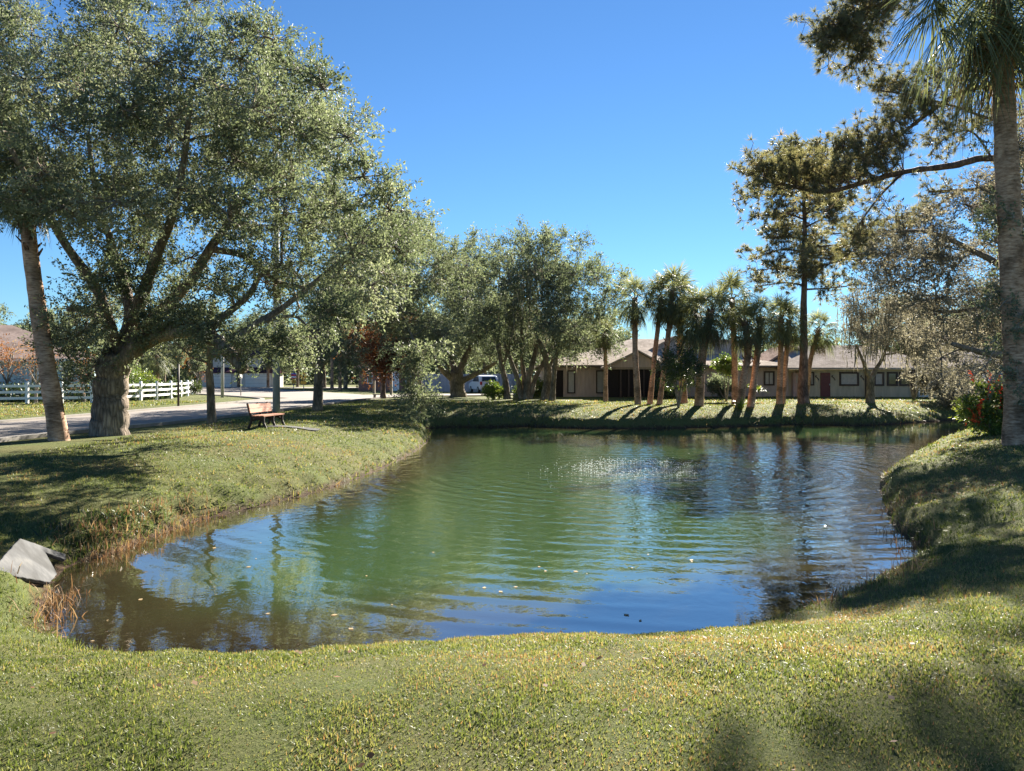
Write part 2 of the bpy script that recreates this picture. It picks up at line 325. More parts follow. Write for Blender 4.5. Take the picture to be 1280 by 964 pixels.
def mat_ground():
    m, nt, N, L, out = newmat('lawn soil and turf'); tc = N('ShaderNodeTexCoord'); P = tc.outputs['Object']
    def noise(sc, det=6, ro=.6, vec=None):
        n = N('ShaderNodeTexNoise'); n.inputs['Scale'].default_value = sc; n.inputs['Detail'].default_value = det; n.inputs['Roughness'].default_value = ro
        L(vec or P, n.inputs['Vector']); return n.outputs['Fac']
    def mix(a, b, f, bt='MIX'):
        x = N('ShaderNodeMix', data_type='RGBA', blend_type=bt)
        for k, q in ((0, f), (6, a), (7, b)):
            if isinstance(q, (int, float)): x.inputs[k].default_value = q
            elif isinstance(q, tuple): x.inputs[k].default_value = (*q, 1)
            else: L(q, x.inputs[k])
        return x.outputs[2]
    fine = ramp(N, [(.32, (.026, .036, .011)), (.45, (.082, .105, .03)), (.57, (.145, .16, .058)), (.7, (.235, .21, .105))]); L(mix(noise(23, 9, .72), noise(95, 6, .7), .5), fine.inputs[0])
    pat = ramp(N, [(.40, (0, 0, 0)), (.66, (1, 1, 1))]); L(noise(.55, 6, .65), pat.inputs[0])
    dry = ramp(N, [(.3, (.075, .055, .024)), (.6, (.19, .155, .07)), (.8, (.27, .21, .11))]); L(noise(30, 8, .7), dry.inputs[0])
    fp = N('ShaderNodeMath', operation='MULTIPLY'); L(pat.outputs[0], fp.inputs[0]); fp.inputs[1].default_value = .55
    c = mix(fine.outputs[0], dry.outputs[0], fp.outputs[0])
    sp = N('ShaderNodeSeparateXYZ'); L(P, sp.inputs[0])
    nz = N('ShaderNodeMath', operation='MULTIPLY_ADD'); L(noise(3.5, 6, .7), nz.inputs[0]); nz.inputs[1].default_value = -.42; L(sp.outputs[2], nz.inputs[2])
    mud = ramp(N, [(0, (1, 1, 1)), (1, (0, 0, 0))]); mr = N('ShaderNodeMapRange'); mr.inputs[1].default_value = -1.10; mr.inputs[2].default_value = -.93
    L(nz.outputs[0], mr.inputs[0]); L(mr.outputs[0], mud.inputs[0])
    mudc = ramp(N, [(.3, (.028, .018, .012)), (.55, (.085, .055, .036)), (.75, (.17, .115, .075))]); L(noise(9, 9, .7), mudc.inputs[0])
    c = mix(c, mudc.outputs[0], mud.outputs[0])
    p = N('ShaderNodeBsdfPrincipled'); p.inputs['Roughness'].default_value = .95; p.inputs['Specular IOR Level'].default_value = .1; L(c, p.inputs['Base Color'])
    b = N('ShaderNodeBump'); b.inputs['Strength'].default_value = 1.0; b.inputs['Distance'].default_value = .07
    L(mix(noise(19, 9, .75), noise(80, 5, .7), .4), b.inputs['Height']); L(b.outputs[0], p.inputs['Normal']); L(p.outputs[0], out.inputs[0]); return m
ground = mb.build('ground', mat_ground(), smooth=True); tag(ground, kind='structure')

# ------------------------------------------------------------------ water
FX, FY = on_plane(800, 586, ZW)
def mat_water():
    m, nt, N, L, out = newmat('pond water'); tc = N('ShaderNodeTexCoord'); P = tc.outputs['Object']
    def math_(op, a, b=None, c=None):
        n = N('ShaderNodeMath', operation=op)
        for k, q in enumerate((a, b, c)):
            if q is None: continue
            if isinstance(q, (int, float)): n.inputs[k].default_value = q
            else: L(q, n.inputs[k])
        return n.outputs[0]
    def noise(sc, det, vec, dist=0.0):
        n = N('ShaderNodeTexNoise'); n.inputs['Scale'].default_value = sc; n.inputs['Detail'].default_value = det; n.inputs['Distortion'].default_value = dist
        L(vec, n.inputs['Vector']); return n.outputs['Fac']
    sub = N('ShaderNodeVectorMath', operation='SUBTRACT'); L(P, sub.inputs[0]); sub.inputs[1].default_value = (FX, FY, 0)
    ln = N('ShaderNodeVectorMath', operation='LENGTH'); L(sub.outputs[0], ln.inputs[0]); r = ln.outputs['Value']
    warp = math_('MULTIPLY', noise(.25, 2, P), 2.2)
    ph = math_('ADD', math_('MULTIPLY', r, 2*math.pi/.52), math_('MULTIPLY', warp, 3))
    ring = math_('SINE', ph)
    ring2 = math_('SINE', math_('ADD', math_('MULTIPLY', r, 2*math.pi/.31), math_('MULTIPLY', noise(.8, 2, P), 9)))
    # ring trains come and go
    env = N('ShaderNodeMapRange'); L(noise(.22, 2, P), env.inputs[0]); env.inputs[1].default_value = .36; env.inputs[2].default_value = .56
    fall = N('ShaderNodeMapRange'); L(r, fall.inputs[0]); fall.inputs[1].default_value = 0; fall.inputs[2].default_value = 15; fall.inputs[3].default_value = 1; fall.inputs[4].default_value = .10
    chop = N('ShaderNodeMapRange'); L(r, chop.inputs[0]); chop.inputs[1].default_value = 2; chop.inputs[2].default_value = 13; chop.inputs[3].default_value = 1.15; chop.inputs[4].default_value = .07
    h = math_('MULTIPLY', math_('ADD', ring, math_('MULTIPLY', ring2, .35)), math_('MULTIPLY', math_('MULTIPLY', env.outputs[0], fall.outputs[0]), .0056))
    h = math_('ADD', h, math_('MULTIPLY', math_('MULTIPLY', noise(4.2, 3, P, .5), chop.outputs[0]), .024))
    h = math_('ADD', h, math_('MULTIPLY', noise(7, 2, P), .0009))
    b = N('ShaderNodeBump'); b.inputs['Strength'].default_value = 1; b.inputs['Distance'].default_value = 1; L(h, b.inputs['Height'])
    gl = N('ShaderNodeBsdfGlossy'); gl.inputs['Roughness'].default_value = .02; gl.inputs['Color'].default_value = (1, .98, .97, 1); L(b.outputs[0], gl.inputs['Normal'])
    fr = N('ShaderNodeFresnel'); fr.inputs['IOR'].default_value = 1.42; L(b.outputs[0], fr.inputs['Normal'])
    at_ = N('ShaderNodeAttribute', attribute_name='tint')                 # metres from the shore
    mk = N('ShaderNodeMapRange'); L(math_('ADD', at_.outputs['Fac'], math_('MULTIPLY', math_('SUBTRACT', noise(.7, 5, P), .5), 1.4)), mk.inputs[0])
    mk.inputs[1].default_value = .2; mk.inputs[2].default_value = 2.9; mk.inputs[3].default_value = .12; mk.inputs[4].default_value = .96
    df = N('ShaderNodeBsdfDiffuse'); rc = ramp(N, [(.12, (.17, .125, .065)), (.4, (.10, .10, .042)), (.7, (.056, .09, .032)), (1, (.046, .086, .031))]); L(mk.outputs[0], rc.inputs[0]); L(rc.outputs[0], df.inputs[0])
    tr = N('ShaderNodeBsdfTransparent'); tr.inputs[0].default_value = (.62, .58, .36, 1)
    body = N('ShaderNodeMixShader'); L(mk.outputs[0], body.inputs[0]); L(tr.outputs[0], body.inputs[1]); L(df.outputs[0], body.inputs[2])
    fc = math_('MULTIPLY_ADD', fr.outputs[0], .71, .29)
    ms = N('ShaderNodeMixShader'); L(fc, ms.inputs[0]); L(body.outputs[0], ms.inputs[1]); L(gl.outputs[0], ms.inputs[2]); L(ms.outputs[0], out.inputs[0]); return m
wx = np.arange(POND[:, 0].min()-1, POND[:, 0].max()+1, .3); wy = np.arange(POND[:, 1].min()-1, POND[:, 1].max()+1, .3)
XX, YY = np.meshgrid(wx, wy); sw = sdist(XX, YY); nx = len(wx); i = np.arange(len(wy)-1)[:, None]*nx + np.arange(nx-1)[None]
q = np.stack([i, i+1, i+nx+1, i+nx], -1).reshape(-1, 4); q = q[(sw[q] < .5).any(1)]
mb = MB(); mb.add(np.stack([XX.ravel(), YY.ravel(), np.full(XX.size, ZW)], 1), q, np.clip(-sw, 0, 6))
tag(mb.build('water', mat_water(), smooth=True), kind='structure')

# ------------------------------------------------------------------ road
def strip(name, left, right, dz, mat, k=6):
    a = catmull(left, k); b = catmull(right, k); n = len(a); mb = MB(); cols = 5
    pts = np.stack([a + (b-a)*t for t in np.linspace(0, 1, cols)], 1).reshape(-1, 2)
    z = gheight(pts[:, 0], pts[:, 1]) + dz; i = np.arange(n-1)[:, None]*cols + np.arange(cols-1)[None]
    mb.add(np.column_stack([pts, z]), np.stack([i, i+1, i+cols+1, i+cols], -1).reshape(-1, 4))
    return tag(mb.build(name, mat), kind='structure')
near_e = [(-13.6, -5), (-13.4, 8), (-12.9, 20), (-11.9, 26), (-11.3, 32), (-10.9, 38), (-10.6, 46), (-10.2, 53), (-8.2, 59), (-3, 62), (8, 63.5)]
far_e = [(-19.2, -5), (-19, 8), (-18.2, 20), (-17.6, 28), (-17.1, 36), (-16.9, 42), (-16.8, 49), (-16.4, 56), (-12.5, 66), (-4.5, 70), (8, 71)]
strip('road', near_e, far_e, .03, M['asphalt'])
strip('side_road', [(-14, 54), (-22, 62), (-32, 74), (-40, 90), (-46, 103)], [(-11.5, 64), (-16, 72), (-23, 84), (-29, 96), (-33, 104)], .034, M['asphalt'])
strip('driveway', [(-60, 103), (-20, 103)], [(-60, 112), (-20, 112)], .026, M['kerb'])
def kerb(name, pts, w=.28):
    p = catmull(pts, 6); t = norm(np.gradient(p, axis=0)); n = np.column_stack([t[:, 1], -t[:, 0]])
    a = p - n*w/2; b = p + n*w/2; k = len(p); z = gheight(p[:, 0], p[:, 1])
    v = np.concatenate([np.column_stack([a, z-.05]), np.column_stack([a, z+.10]), np.column_stack([b, z+.10]), np.column_stack([b, z-.05])])
    i = np.arange(k-1); f = np.concatenate([np.stack([i+c*k, i+1+c*k, i+1+(c+1)*k, i+(c+1)*k], 1) for c in range(3)])
    mb = MB(); mb.add(v, f); tag(mb.build(name, M['kerb']), kind='structure')
kerb('kerb', [(x+.12, y) for x, y in near_e]); kerb('kerb', [(x-.12, y) for x, y in far_e[:7]] + [(-17.6, 54), (-22.6, 61.5), (-32.5, 73.5)])

# ------------------------------------------------------------------ grass
def blades(x, y, hgt, wid, tint, lean=.9, seg=2, rg=rng, z0=None):
    n = len(x); z = gmesh(x, y) if z0 is None else z0; b = np.column_stack([x, y, z-.01])
    az = rg.uniform(0, 2*math.pi, n); s = np.column_stack([np.cos(az), np.sin(az), np.zeros(n)])*wid[:, None]/2
    la = rg.uniform(0, 2*math.pi, n); ll = np.abs(rg.normal(0, lean, n)); ll = np.clip(ll, 0, 1.6)
    up = np.column_stack([np.cos(la)*np.sin(ll), np.sin(la)*np.sin(ll), np.cos(ll)])
    mid = b + up*hgt[:, None]*.55; tip = b + (up + np.column_stack([np.cos(la), np.sin(la), -.5*np.ones(n)])*.28*np.sin(ll)[:, None])*hgt[:, None]
    mb = MB(); k = np.arange(n)
    if seg == 2:
        v = np.stack([b-s, b+s, mid+s*.85, mid-s*.85, tip], 1).reshape(-1, 3)
        mb.add(v, [np.stack([k*5, k*5+1, k*5+2, k*5+3], 1), np.stack([k*5+3, k*5+2, k*5+4], 1)], np.repeat(tint, 5))
    else:
        v = np.stack([b-s, b+s, tip], 1).reshape(-1, 3); mb.add(v, np.stack([k*3, k*3+1, k*3+2], 1), np.repeat(tint, 3))
    return mb
def pnoise(x, y, f, seed):
    r = np.random.default_rng(seed); o = 0
    for k in range(7):
        a = r.uniform(0, 2*math.pi); q = f*r.uniform(.6, 2.0); o = o + np.sin((x*math.cos(a)+y*math.sin(a))*q + r.uniform(0, 6.3))
    return o/3.2
gm = MB()
for r0, r1, dens, h, w, seg in ((2.4, 4.6, 16500, .026, .0058, 2), (4.6, 7.5, 8200, .030, .0078, 2), (7.5, 12, 2400, .042, .013, 1), (12, 18, 900, .05, .02, 1), (18, 27, 300, .06, .032, 1), (27, 47, 150, .07, .055, 1), (47, 62, 60, .08, .09, 1)):
    amp = R(41); area = amp*(r1*r1-r0*r0); n = int(area*dens)
    rr = np.sqrt(rng.uniform(r0*r0, r1*r1, n)); th = rng.uniform(-amp, amp, n); x = rr*np.sin(th); y = rr*np.cos(th)
    cl = pnoise(x, y, 9, 3)*.5 + pnoise(x, y, 2.2, 5)*.5
    keep = rng.uniform(-4.5, .6, n) < cl; x, y, cl = x[keep], y[keep], cl[keep]
    sd = sdist(x, y); z = gmesh(x, y)
    keep = (sd > .02) & ~((x < -10.4) & (x > -19.6) & (y > 8)) & ~((y > 51) & (x < 8)) & ((sd > .3) | (rng.uniform(0, 1, len(x)) < .8)) & ~((np.abs(x+5.75) < .7) & (np.abs(y-9.2) < 1.0) & (rng.uniform(0, 1, len(x)) < .93))
    x, y, cl, sd, z = x[keep], y[keep], cl[keep], sd[keep], z[keep]
    dry = .6*pnoise(x, y, .8, 11) + .6*pnoise(x, y, 4.0, 12)
    tint = np.clip(.39 + .34*dry + rng.normal(0, .28, len(x)), 0, 1)
    hh = h*rng.uniform(.55, 1.35, len(x))*(1 + .35*np.clip(cl, -1, 1))*(1 + 1.3*np.exp(-sd/.2))
    m_ = blades(x, y, hh, w*rng.uniform(.7, 1.3, len(x)), tint, 1.1, seg, z0=z); gm.V += m_.V; gm.T += m_.T; gm.F += [f+gm.n for f in m_.F]; gm.n += m_.n
tag(gm.build('grass', M['grass']), 'short sunlit lawn grass with dry brownish patches around the pond', 'grass', kind='stuff')

# dry straw tufts along the water, leaf litter in the shallows
def scatter_near(px_list, n, spread): 
    c = np.array([hit(a, b)[:2] for a, b in px_list]); k = rng.integers(0, len(c), n); return c[k] + rng.normal(0, spread, (n, 2))
q = scatter_near([(115,680),(140,668),(165,662),(190,655),(215,650),(240,640),(120,690),(150,680)], 1500, .28)
sd = sdist(q[:, 0], q[:, 1]); q = q[(sd > -.15) & (sd < 1.1)]
q2 = scatter_near([(42,775),(55,762),(70,760),(80,750),(75,780),(60,790)], 260, .13)
q2b = scatter_near([(1135,690),(1145,705),(1120,715),(1085,733),(1040,750),(1110,640),(1125,668)], 500, .18)
q = np.concatenate([q, q2, q2b]); zz = np.maximum(gheight(q[:, 0], q[:, 1]), ZW)
blades(q[:, 0], q[:, 1], rng.uniform(.06, .22, len(q)), rng.uniform(.006, .014, len(q)), rng.uniform(0, 1, len(q)), 1.0, 2, z0=zz)\
    .build('dry_grass', M['straw'])
tag(bpy.data.objects['dry_grass'], 'brown dry straw tufts hanging over the pond edge', 'dry grass', kind='stuff')
q = scatter_near([(95,668),(110,660),(130,655),(150,660),(170,652),(100,680),(190,648)], 1500, .22)
sd = sdist(q[:, 0], q[:, 1]); q = q[(sd > .05) & (sd < 1.2)]
blades(q[:, 0], q[:, 1], rng.uniform(.05, .16, len(q)), rng.uniform(.012, .026, len(q)), rng.uniform(0, .8, len(q)), 1.0, 2).build('water_weeds', M['shrub'])
tag(bpy.data.objects['water_weeds'], 'dark green weedy tufts along the left bank above the water', 'weeds', kind='stuff')
def flat_leaves(q, z, size, jit=.25):
    n = len(q); az = rng.uniform(0, 6.28, n); L_ = size*rng.uniform(.5, 1.4, n)
    d = np.column_stack([np.cos(az), np.sin(az), rng.normal(0, jit, n)])*L_[:, None]; s = np.column_stack([-np.sin(az), np.cos(az), rng.normal(0, jit, n)])*L_[:, None]*.35
    c = np.column_stack([q, z]); v = np.stack([c-d/2, c+s, c+d/2, c-s], 1).reshape(-1, 3); mb = MB(); mb.add(v, np.arange(4*n).reshape(-1, 4), np.repeat(rng.uniform(0, 1, n), 4)); return mb
q = scatter_near([(140,795),(190,800),(240,808),(300,812),(360,808),(420,805),(300,780),(450,800),(210,785),(90,770),(100,790)], 900, .25)
q = q[sdist(q[:, 0], q[:, 1]) < .05]
flat_leaves(q, np.maximum(gheight(q[:, 0], q[:, 1]) + .015, ZW-.05), .05).build('leaf_litter', M['litter'])
tag(bpy.data.objects['leaf_litter'], 'sunken brown leaves in the shallow near edge of the pond', 'leaf litter', kind='stuff')
q = np.concatenate([scatter_near([(270,562),(300,560),(250,566)], 900, .8), np.column_stack([rng.uniform(-4, 6, 110), rng.uniform(3, 7, 110)]), scatter_near([(1230,600),(1180,620),(1215,575)], 600, .7)])
q = q[sdist(q[:, 0], q[:, 1]) > .2]
flat_leaves(q, gheight(q[:, 0], q[:, 1]) + .03, .036).build('fallen_leaves', M['litter'])
tag(bpy.data.objects['fallen_leaves'], 'scattered reddish brown fallen leaves lying on the lawn', 'fallen leaves', kind='stuff')
q = np.column_stack([rng.uniform(-4.6, 3.2, 26), rng.uniform(7.3, 12, 26)]); q = np.concatenate([q, scatter_near([(893,792),(880,797),(905,786)], 14, .12)]); q = q[sdist(q[:, 0], q[:, 1]) < -.1]
mb = flat_leaves(q, np.full(len(q), ZW+.006), .06, .03); mb.T = [np.full(len(mb.V[0]), .95)]
tag(mb.build('floating_leaves', M['straw']), 'few pale leaves floating on the pond surface', 'floating leaves', kind='stuff')

# ------------------------------------------------------------------ foliage tools
def leaf_quads(mb, p, d, L_, wr, tint, rg):
    n = len(p); d = norm(d); rv = norm(rg.normal(0, 1, (n, 3))); s = norm(np.cross(d, rv)); nn = np.cross(d, s)
    L_ = np.broadcast_to(L_, (n,))[:, None]; wv = s*L_*wr*.5
    v = np.stack([p, p + d*L_*.5 + wv + nn*L_*.06, p + d*L_, p + d*L_*.5 - wv + nn*L_*.06], 1).reshape(-1, 3)
    mb.add(v, np.arange(4*n).reshape(-1, 4), np.repeat(tint, 4))
def wander(p0, p1, rg, wobble=.12, n=6, sag=0.0):
    p0 = np.asarray(p0, float); p1 = np.asarray(p1, float); L_ = np.linalg.norm(p1-p0); t = np.linspace(0, 1, n)[:, None]
    j = rg.normal(0, wobble*L_/math.sqrt(n), (n, 3)); j[0] = 0; j = np.cumsum(j, 0); j = j - t*j[-1]
    p = p0 + (p1-p0)*t + j; p[:, 2] += sag*L_*4*(t*(1-t))[:, 0]; return p
class Skel:
    def __init__(s): s.P = []; s.Rd = []; s.wood = MB()
    def limb(s, pts, r0, r1, sides=10, k=4, flare=0.0):
        p = catmull(pts, k) if len(pts) > 2 else np.asarray(pts, float); t = np.linspace(0, 1, len(p)); r = r0 + (r1-r0)*t**.8
        if flare: r = r*(1 + flare*np.exp(-t*9))
        if r0 > .1: q_ = np.random.default_rng(len(p)+int(r0*1000)); p = p + q_.normal(0, .05, p.shape)*r[:, None]; r = r*(1 + q_.normal(0, .05, len(r)))
        s.wood.tube(p, r, sides); s.P.append(p); s.Rd.append(r)
    def attach(s, c, rg, rmax=.16, updrive=.6, wobble=.16):
        P = np.concatenate(s.P); Rr = np.concatenate(s.Rd); d = np.linalg.norm(P-c, axis=1) + updrive*np.maximum(P[:, 2]-c[2], 0)
        i = int(np.argmin(d)); a = P[i]; L_ = np.linalg.norm(c-a)
        if L_ < .25: return
        r0 = min(Rr[i]*.75, rmax, .018 + .020*L_); n = max(4, int(L_/.5)+3)
        p = wander(a, c, rg, wobble, n, .07); r = np.linspace(r0, max(.012, r0*.35), n); s.wood.tube(p, r, 6 if r0 > .05 else 4, False); s.P.append(p[1:]); s.Rd.append(r[1:])
def clump(mbw, mbl, c, rad, rg, n_sub, n_tw, n_lf, leaf, wr=.45, droop=.0, base_t=.5, tw_len=.6, upb=.25, twigs=True):
    """one bough end: sub-branches, twigs, leaves set along the twigs"""
    c = np.asarray(c, float); rad = np.asarray(rad, float)*np.ones(3)
    u = norm(rg.normal(0, 1, (n_sub, 3))); e = c + u*rad*(rg.uniform(.45, 1.0, (n_sub, 1)))
    if twigs:
        for q in e: mbw.tube(wander(c, q, rg, .2, 4), np.linspace(.018, .006, 4)*max(1, rad.mean()/1.2), 3, False)
    m = n_sub*n_tw; t = rg.uniform(.35, 1.05, m)[:, None]; b = c + (np.repeat(e, n_tw, 0)-c)*t + rg.normal(0, .07, (m, 3))*rad
    td = norm(norm(np.repeat(u, n_tw, 0)) + rg.normal(0, .75, (m, 3)) + np.array([0, 0, upb-droop])); tl = tw_len*rg.uniform(.45, 1.25, m)
    if twigs:
        wv = norm(np.cross(td, rg.normal(0, 1, (m, 3))))*.005*max(1, leaf/.09); tip = b + td*tl[:, None]
        mbw.add(np.stack([b-wv, b+wv, tip], 1).reshape(-1, 3), np.arange(3*m).reshape(-1, 3))
    k = m*n_lf; s = rg.uniform(.1, 1.1, k)[:, None]; td2 = np.repeat(td, n_lf, 0); p = np.repeat(b, n_lf, 0) + td2*np.repeat(tl, n_lf)[:, None]*s
    p[:, 2] -= droop*(s[:, 0]**2)*np.repeat(tl, n_lf); p += rg.normal(0, .03, (k, 3))*(leaf/.08)
    ld = td2*.8 + rg.normal(0, .6, (k, 3)); tint = np.clip(base_t + np.repeat(rg.normal(0, .15, m), n_lf) + rg.normal(0, .13, k), 0, 1)
    leaf_quads(mbl, p, ld, leaf*rg.uniform(.6, 1.3, k), wr, tint, rg)
def inpoly(pt, poly):
    x, y = pt; c = False; n = len(poly)
    for i in range(n):
        (x0, y0), (x1, y1) = poly[i], poly[(i+1) % n]
        if (y0 > y) != (y1 > y) and x < (x1-x0)*(y-y0)/(y1-y0)+x0: c = not c
    return c
def clump_centres(poly, d0, d1, n, rg, sep=.9, holes=()):
    xs = [p[0] for p in poly]; ys = [p[1] for p in poly]; out = []; tries = 0
    while len(out) < n and tries < 60000:
        tries += 1; px = rg.uniform(min(xs), max(xs)); py = rg.uniform(min(ys), max(ys))
        if not inpoly((px, py), poly) or any((px-hx)**2/hr**2 + (py-hy)**2/hv**2 < 1 for hx, hy, hr, hv in holes): continue
        c = W(px, py, rg.uniform(d0, d1))
        if all(np.linalg.norm(c-o) > sep*(1-tries/70000) for o in out): out.append(c)
    return out
def finish_tree(base, sk, lv, label, cat='tree', name='live_oak', bark='bark_oak', leafm='oak', group=None):
    t = thing(name, base, label, cat, group); sk.wood.build('trunk', M[bark], t, base, True); lv.build('crown', M[leafm], t, base); return t

# ------------------------------------------------------------------ the great live oak
rg = np.random.default_rng(21)
ob = hit(137, 544); D = ob[1]
def lp(lst): return [W(a, b, D+dd) for a, b, dd in lst]
sk = Skel(); lv = MB()
g0 = ob - (0, 0, .15)
sk.limb([g0] + lp([(137,520,0),(138,490,0),(142,462,-.05),(150,436,-.1)]), .47, .42, 18, 5, .3)
sk.limb(lp([(143,470,0),(158,448,-.1),(180,427,-.4),(215,414,-.9),(250,416,-1.3),(278,432,-1.6),(305,463,-1.9)]), .33, .15, 12)
sk.limb(lp([(150,442,0),(164,400,.2),(158,365,.6),(146,330,.9),(136,295,1.1),(120,240,1.4),(110,170,1.6)]), .24, .06, 10)
sk.limb(lp([(155,440,0),(167,398,-.1),(182,358,-.4),(196,318,-.9),(215,270,-1.3),(230,200,-1.6),(240,110,-1.8)]), .24, .06, 10)
sk.limb(lp([(158,436,0),(200,392,.4),(238,352,.8),(262,312,1.0),(290,272,1.2),(304,240,1.4),(350,180,1.8),(390,110,2)]), .22, .05, 10)
sk.limb(lp([(148,440,0),(140,412,-.5),(122,398,-1.0),(104,388,-1.3),(84,386,-1.6)]), .12, .07, 8)
sk.limb(lp([(146,440,0),(125,370,-.9),(85,310,-1.8),(50,250,-2.6),(10,180,-3.4)]), .18, .05, 8)
sk.limb(lp([(250,418,-1.3),(275,400,-1),(312,368,-.6),(325,345,-.5),(352,330,-.4)]), .12, .06, 8)
sk.limb(lp([(262,312,1.0),(300,318,.8),(330,338,.4),(345,352,.2),(380,360,-.1)]), .11, .05, 8)
sk.limb(lp([(290,425,-1.6),(320,405,-1.2),(352,386,-.6),(395,352,.2),(440,315,1),(500,278,2)]), .12, .04, 8)
sk.limb(lp([(320,405,-1.2),(365,395,-1),(385,410,-1),(400,430,-1)]), .06, .03, 6)
poly1 = [(-60,60),(20,35),(70,50),(110,20),(170,28),(205,45),(300,35),(345,50),(375,75),(400,105),(425,140),(445,175),(480,215),(468,245),(500,268),(525,285),(500,330),(440,380),(390,420),(350,440),(300,392),(235,385),(190,395),(120,440),(85,410),(75,375),(110,330),(90,285),(40,275),(-60,270)]
cs = clump_centres(poly1, D-4.6, D+4.2, 215, rg, .85, holes=((35,350,60,45),(292,300,22,20),(340,310,18,18),(300,240,20,16),(330,400,30,22),(95,330,28,36)))
cs = [c for c in cs if not (HY-(c[2]-EYE)*FPX/c[1] > 285 and HX+c[0]*FPX/c[1] < 400 and (c[1] < D-2.2 or rg.uniform() < .12))]
cs += [W(a, b, D+dd) for a, b, dd in [(205,398,-1),(240,400,-1.4),(268,415,-1.7),(180,412,-.8),(300,438,-2.1),(110,470,-.4),(125,455,-.3),(250,400,-1.2),(225,395,-1),(95,420,-1.2),(80,440,-1),(115,395,-1.2)]]
# clumps over the frame's top and left, where the crown goes on
cs += [W(rg.uniform(-160, -20), rg.uniform(20, 300), D+rg.uniform(-3, 3)) for k in range(22)] + [W(rg.uniform(-60, 330), rg.uniform(-40, 30), D+rg.uniform(-1, 4)) for k in range(10)]
cs.sort(key=lambda c: np.linalg.norm(c-W(150, 436, D)))
for c in cs:
    near_limb = c[1] < D and HY-(c[2]-EYE)*FPX/c[1] > 392 and c[0] > W(170, 0, D)[0]
    sk.attach(c, rg); clump(sk.wood, lv, c, (rg.uniform(.75, 1.25) if not near_limb else .5)*np.array([1, 1, .75]), rg, 11, 7, 20, .086, .46, base_t=.46+rg.normal(0, .16), tw_len=.55)
finish_tree(ob, sk, lv, 'huge live oak with furrowed trunk and low sweeping limbs, spreading over bench and road', group='live oaks around the pond')

# ------------------------------------------------------------------ second oak beyond the bench, with the hanging bough
rg = np.random.default_rng(22)
b2 = hit(397, 514); D = b2[1]; sk = Skel(); lv = MB()
sk.limb([b2-(0,0,.1)] + lp([(398,480,0),(400,440,0),(402,400,0),(408,350,-.2)]), .23, .15, 12, 4, .35)
sk.limb(lp([(402,400,0),(440,360,2),(490,330,4),(530,300,6)]), .13, .04, 8)
sk.limb(lp([(402,410,0),(450,390,1.5),(500,390,3),(545,400,4)]), .12, .04, 8)
sk.limb(lp([(408,350,0),(430,310,2),(470,280,4)]), .10, .03, 8)
sk.limb(lp([(500,390,3),(515,420,0),(524,455,-3),(528,500,-4.5)]), .05, .015, 6)
poly2 = [(405,330),(450,290),(500,275),(540,285),(552,305),(585,335),(585,380),(570,410),(560,430),(545,448),(525,440),(500,425),(470,410),(440,400),(405,415),(380,390)]
cs = clump_centres(poly2, D+.5, D+10, 78, rg, 1.15)
cs += [W(a, b, D-4+rg.normal(0, .35)) for a, b in [(520,455),(530,445),(540,440),(518,470),(527,478),(520,488),(526,497),(530,507),(512,450),(505,440)]]
cs += [W(a, b, D+dd) for a, b, dd in [(385,420,-1),(410,415,.5),(422,435,-1),(432,446,-1.5)]]
cs.sort(key=lambda c: np.linalg.norm(c-W(402, 400, D)))
for c in cs:
    low = c[1] < D-2.5
    sk.attach(c, rg); clump(sk.wood, lv, c, (rg.uniform(1.05, 1.6) if not low else .62)*np.array([1, 1, 1.05 if low else .8]), rg, 11 if not low else 7, 8 if not low else 6, 13, .125, .45, droop=.35, base_t=.5+rg.normal(0, .1), tw_len=.6, upb=.1)
finish_tree(b2, sk, lv, 'live oak beyond the bench whose leafy bough hangs down to the bank', bark='bark_mid', group='live oaks around the pond')

# young roadside tree
rg = np.random.default_rng(23)
b = hit(265, 529); D = b[1]; sk = Skel(); lv = MB()
sk.limb([b-(0,0,.1)] + lp([(264,500,0),(262,470,0),(262,440,0),(262,410,.3),(266,380,.6)]), .15, .09, 10, 4, .25)
sk.limb(lp([(262,453,0),(245,449,.2),(230,438,.4),(222,430,.5)]), .05, .02, 6)
sk.limb(lp([(262,448,0),(280,440,-.2),(296,432,-.3)]), .06, .02, 6)
for c in [W(a, b_, D+dd) for a, b_, dd in [(222,425,.5),(240,428,.4),(255,420,.7),(285,418,-.3),(262,395,.5),(245,400,1),(280,395,1),(205,428,.8)]]:
    sk.attach(c, rg); clump(sk.wood, lv, c, .6, rg, 8, 6, 8, .10, .45, droop=.2)
finish_tree(b, sk, lv, 'slim young tree with one thin straight trunk between the great oak and bench', bark='bark_mid', leafm='oak_far', name='young_tree')

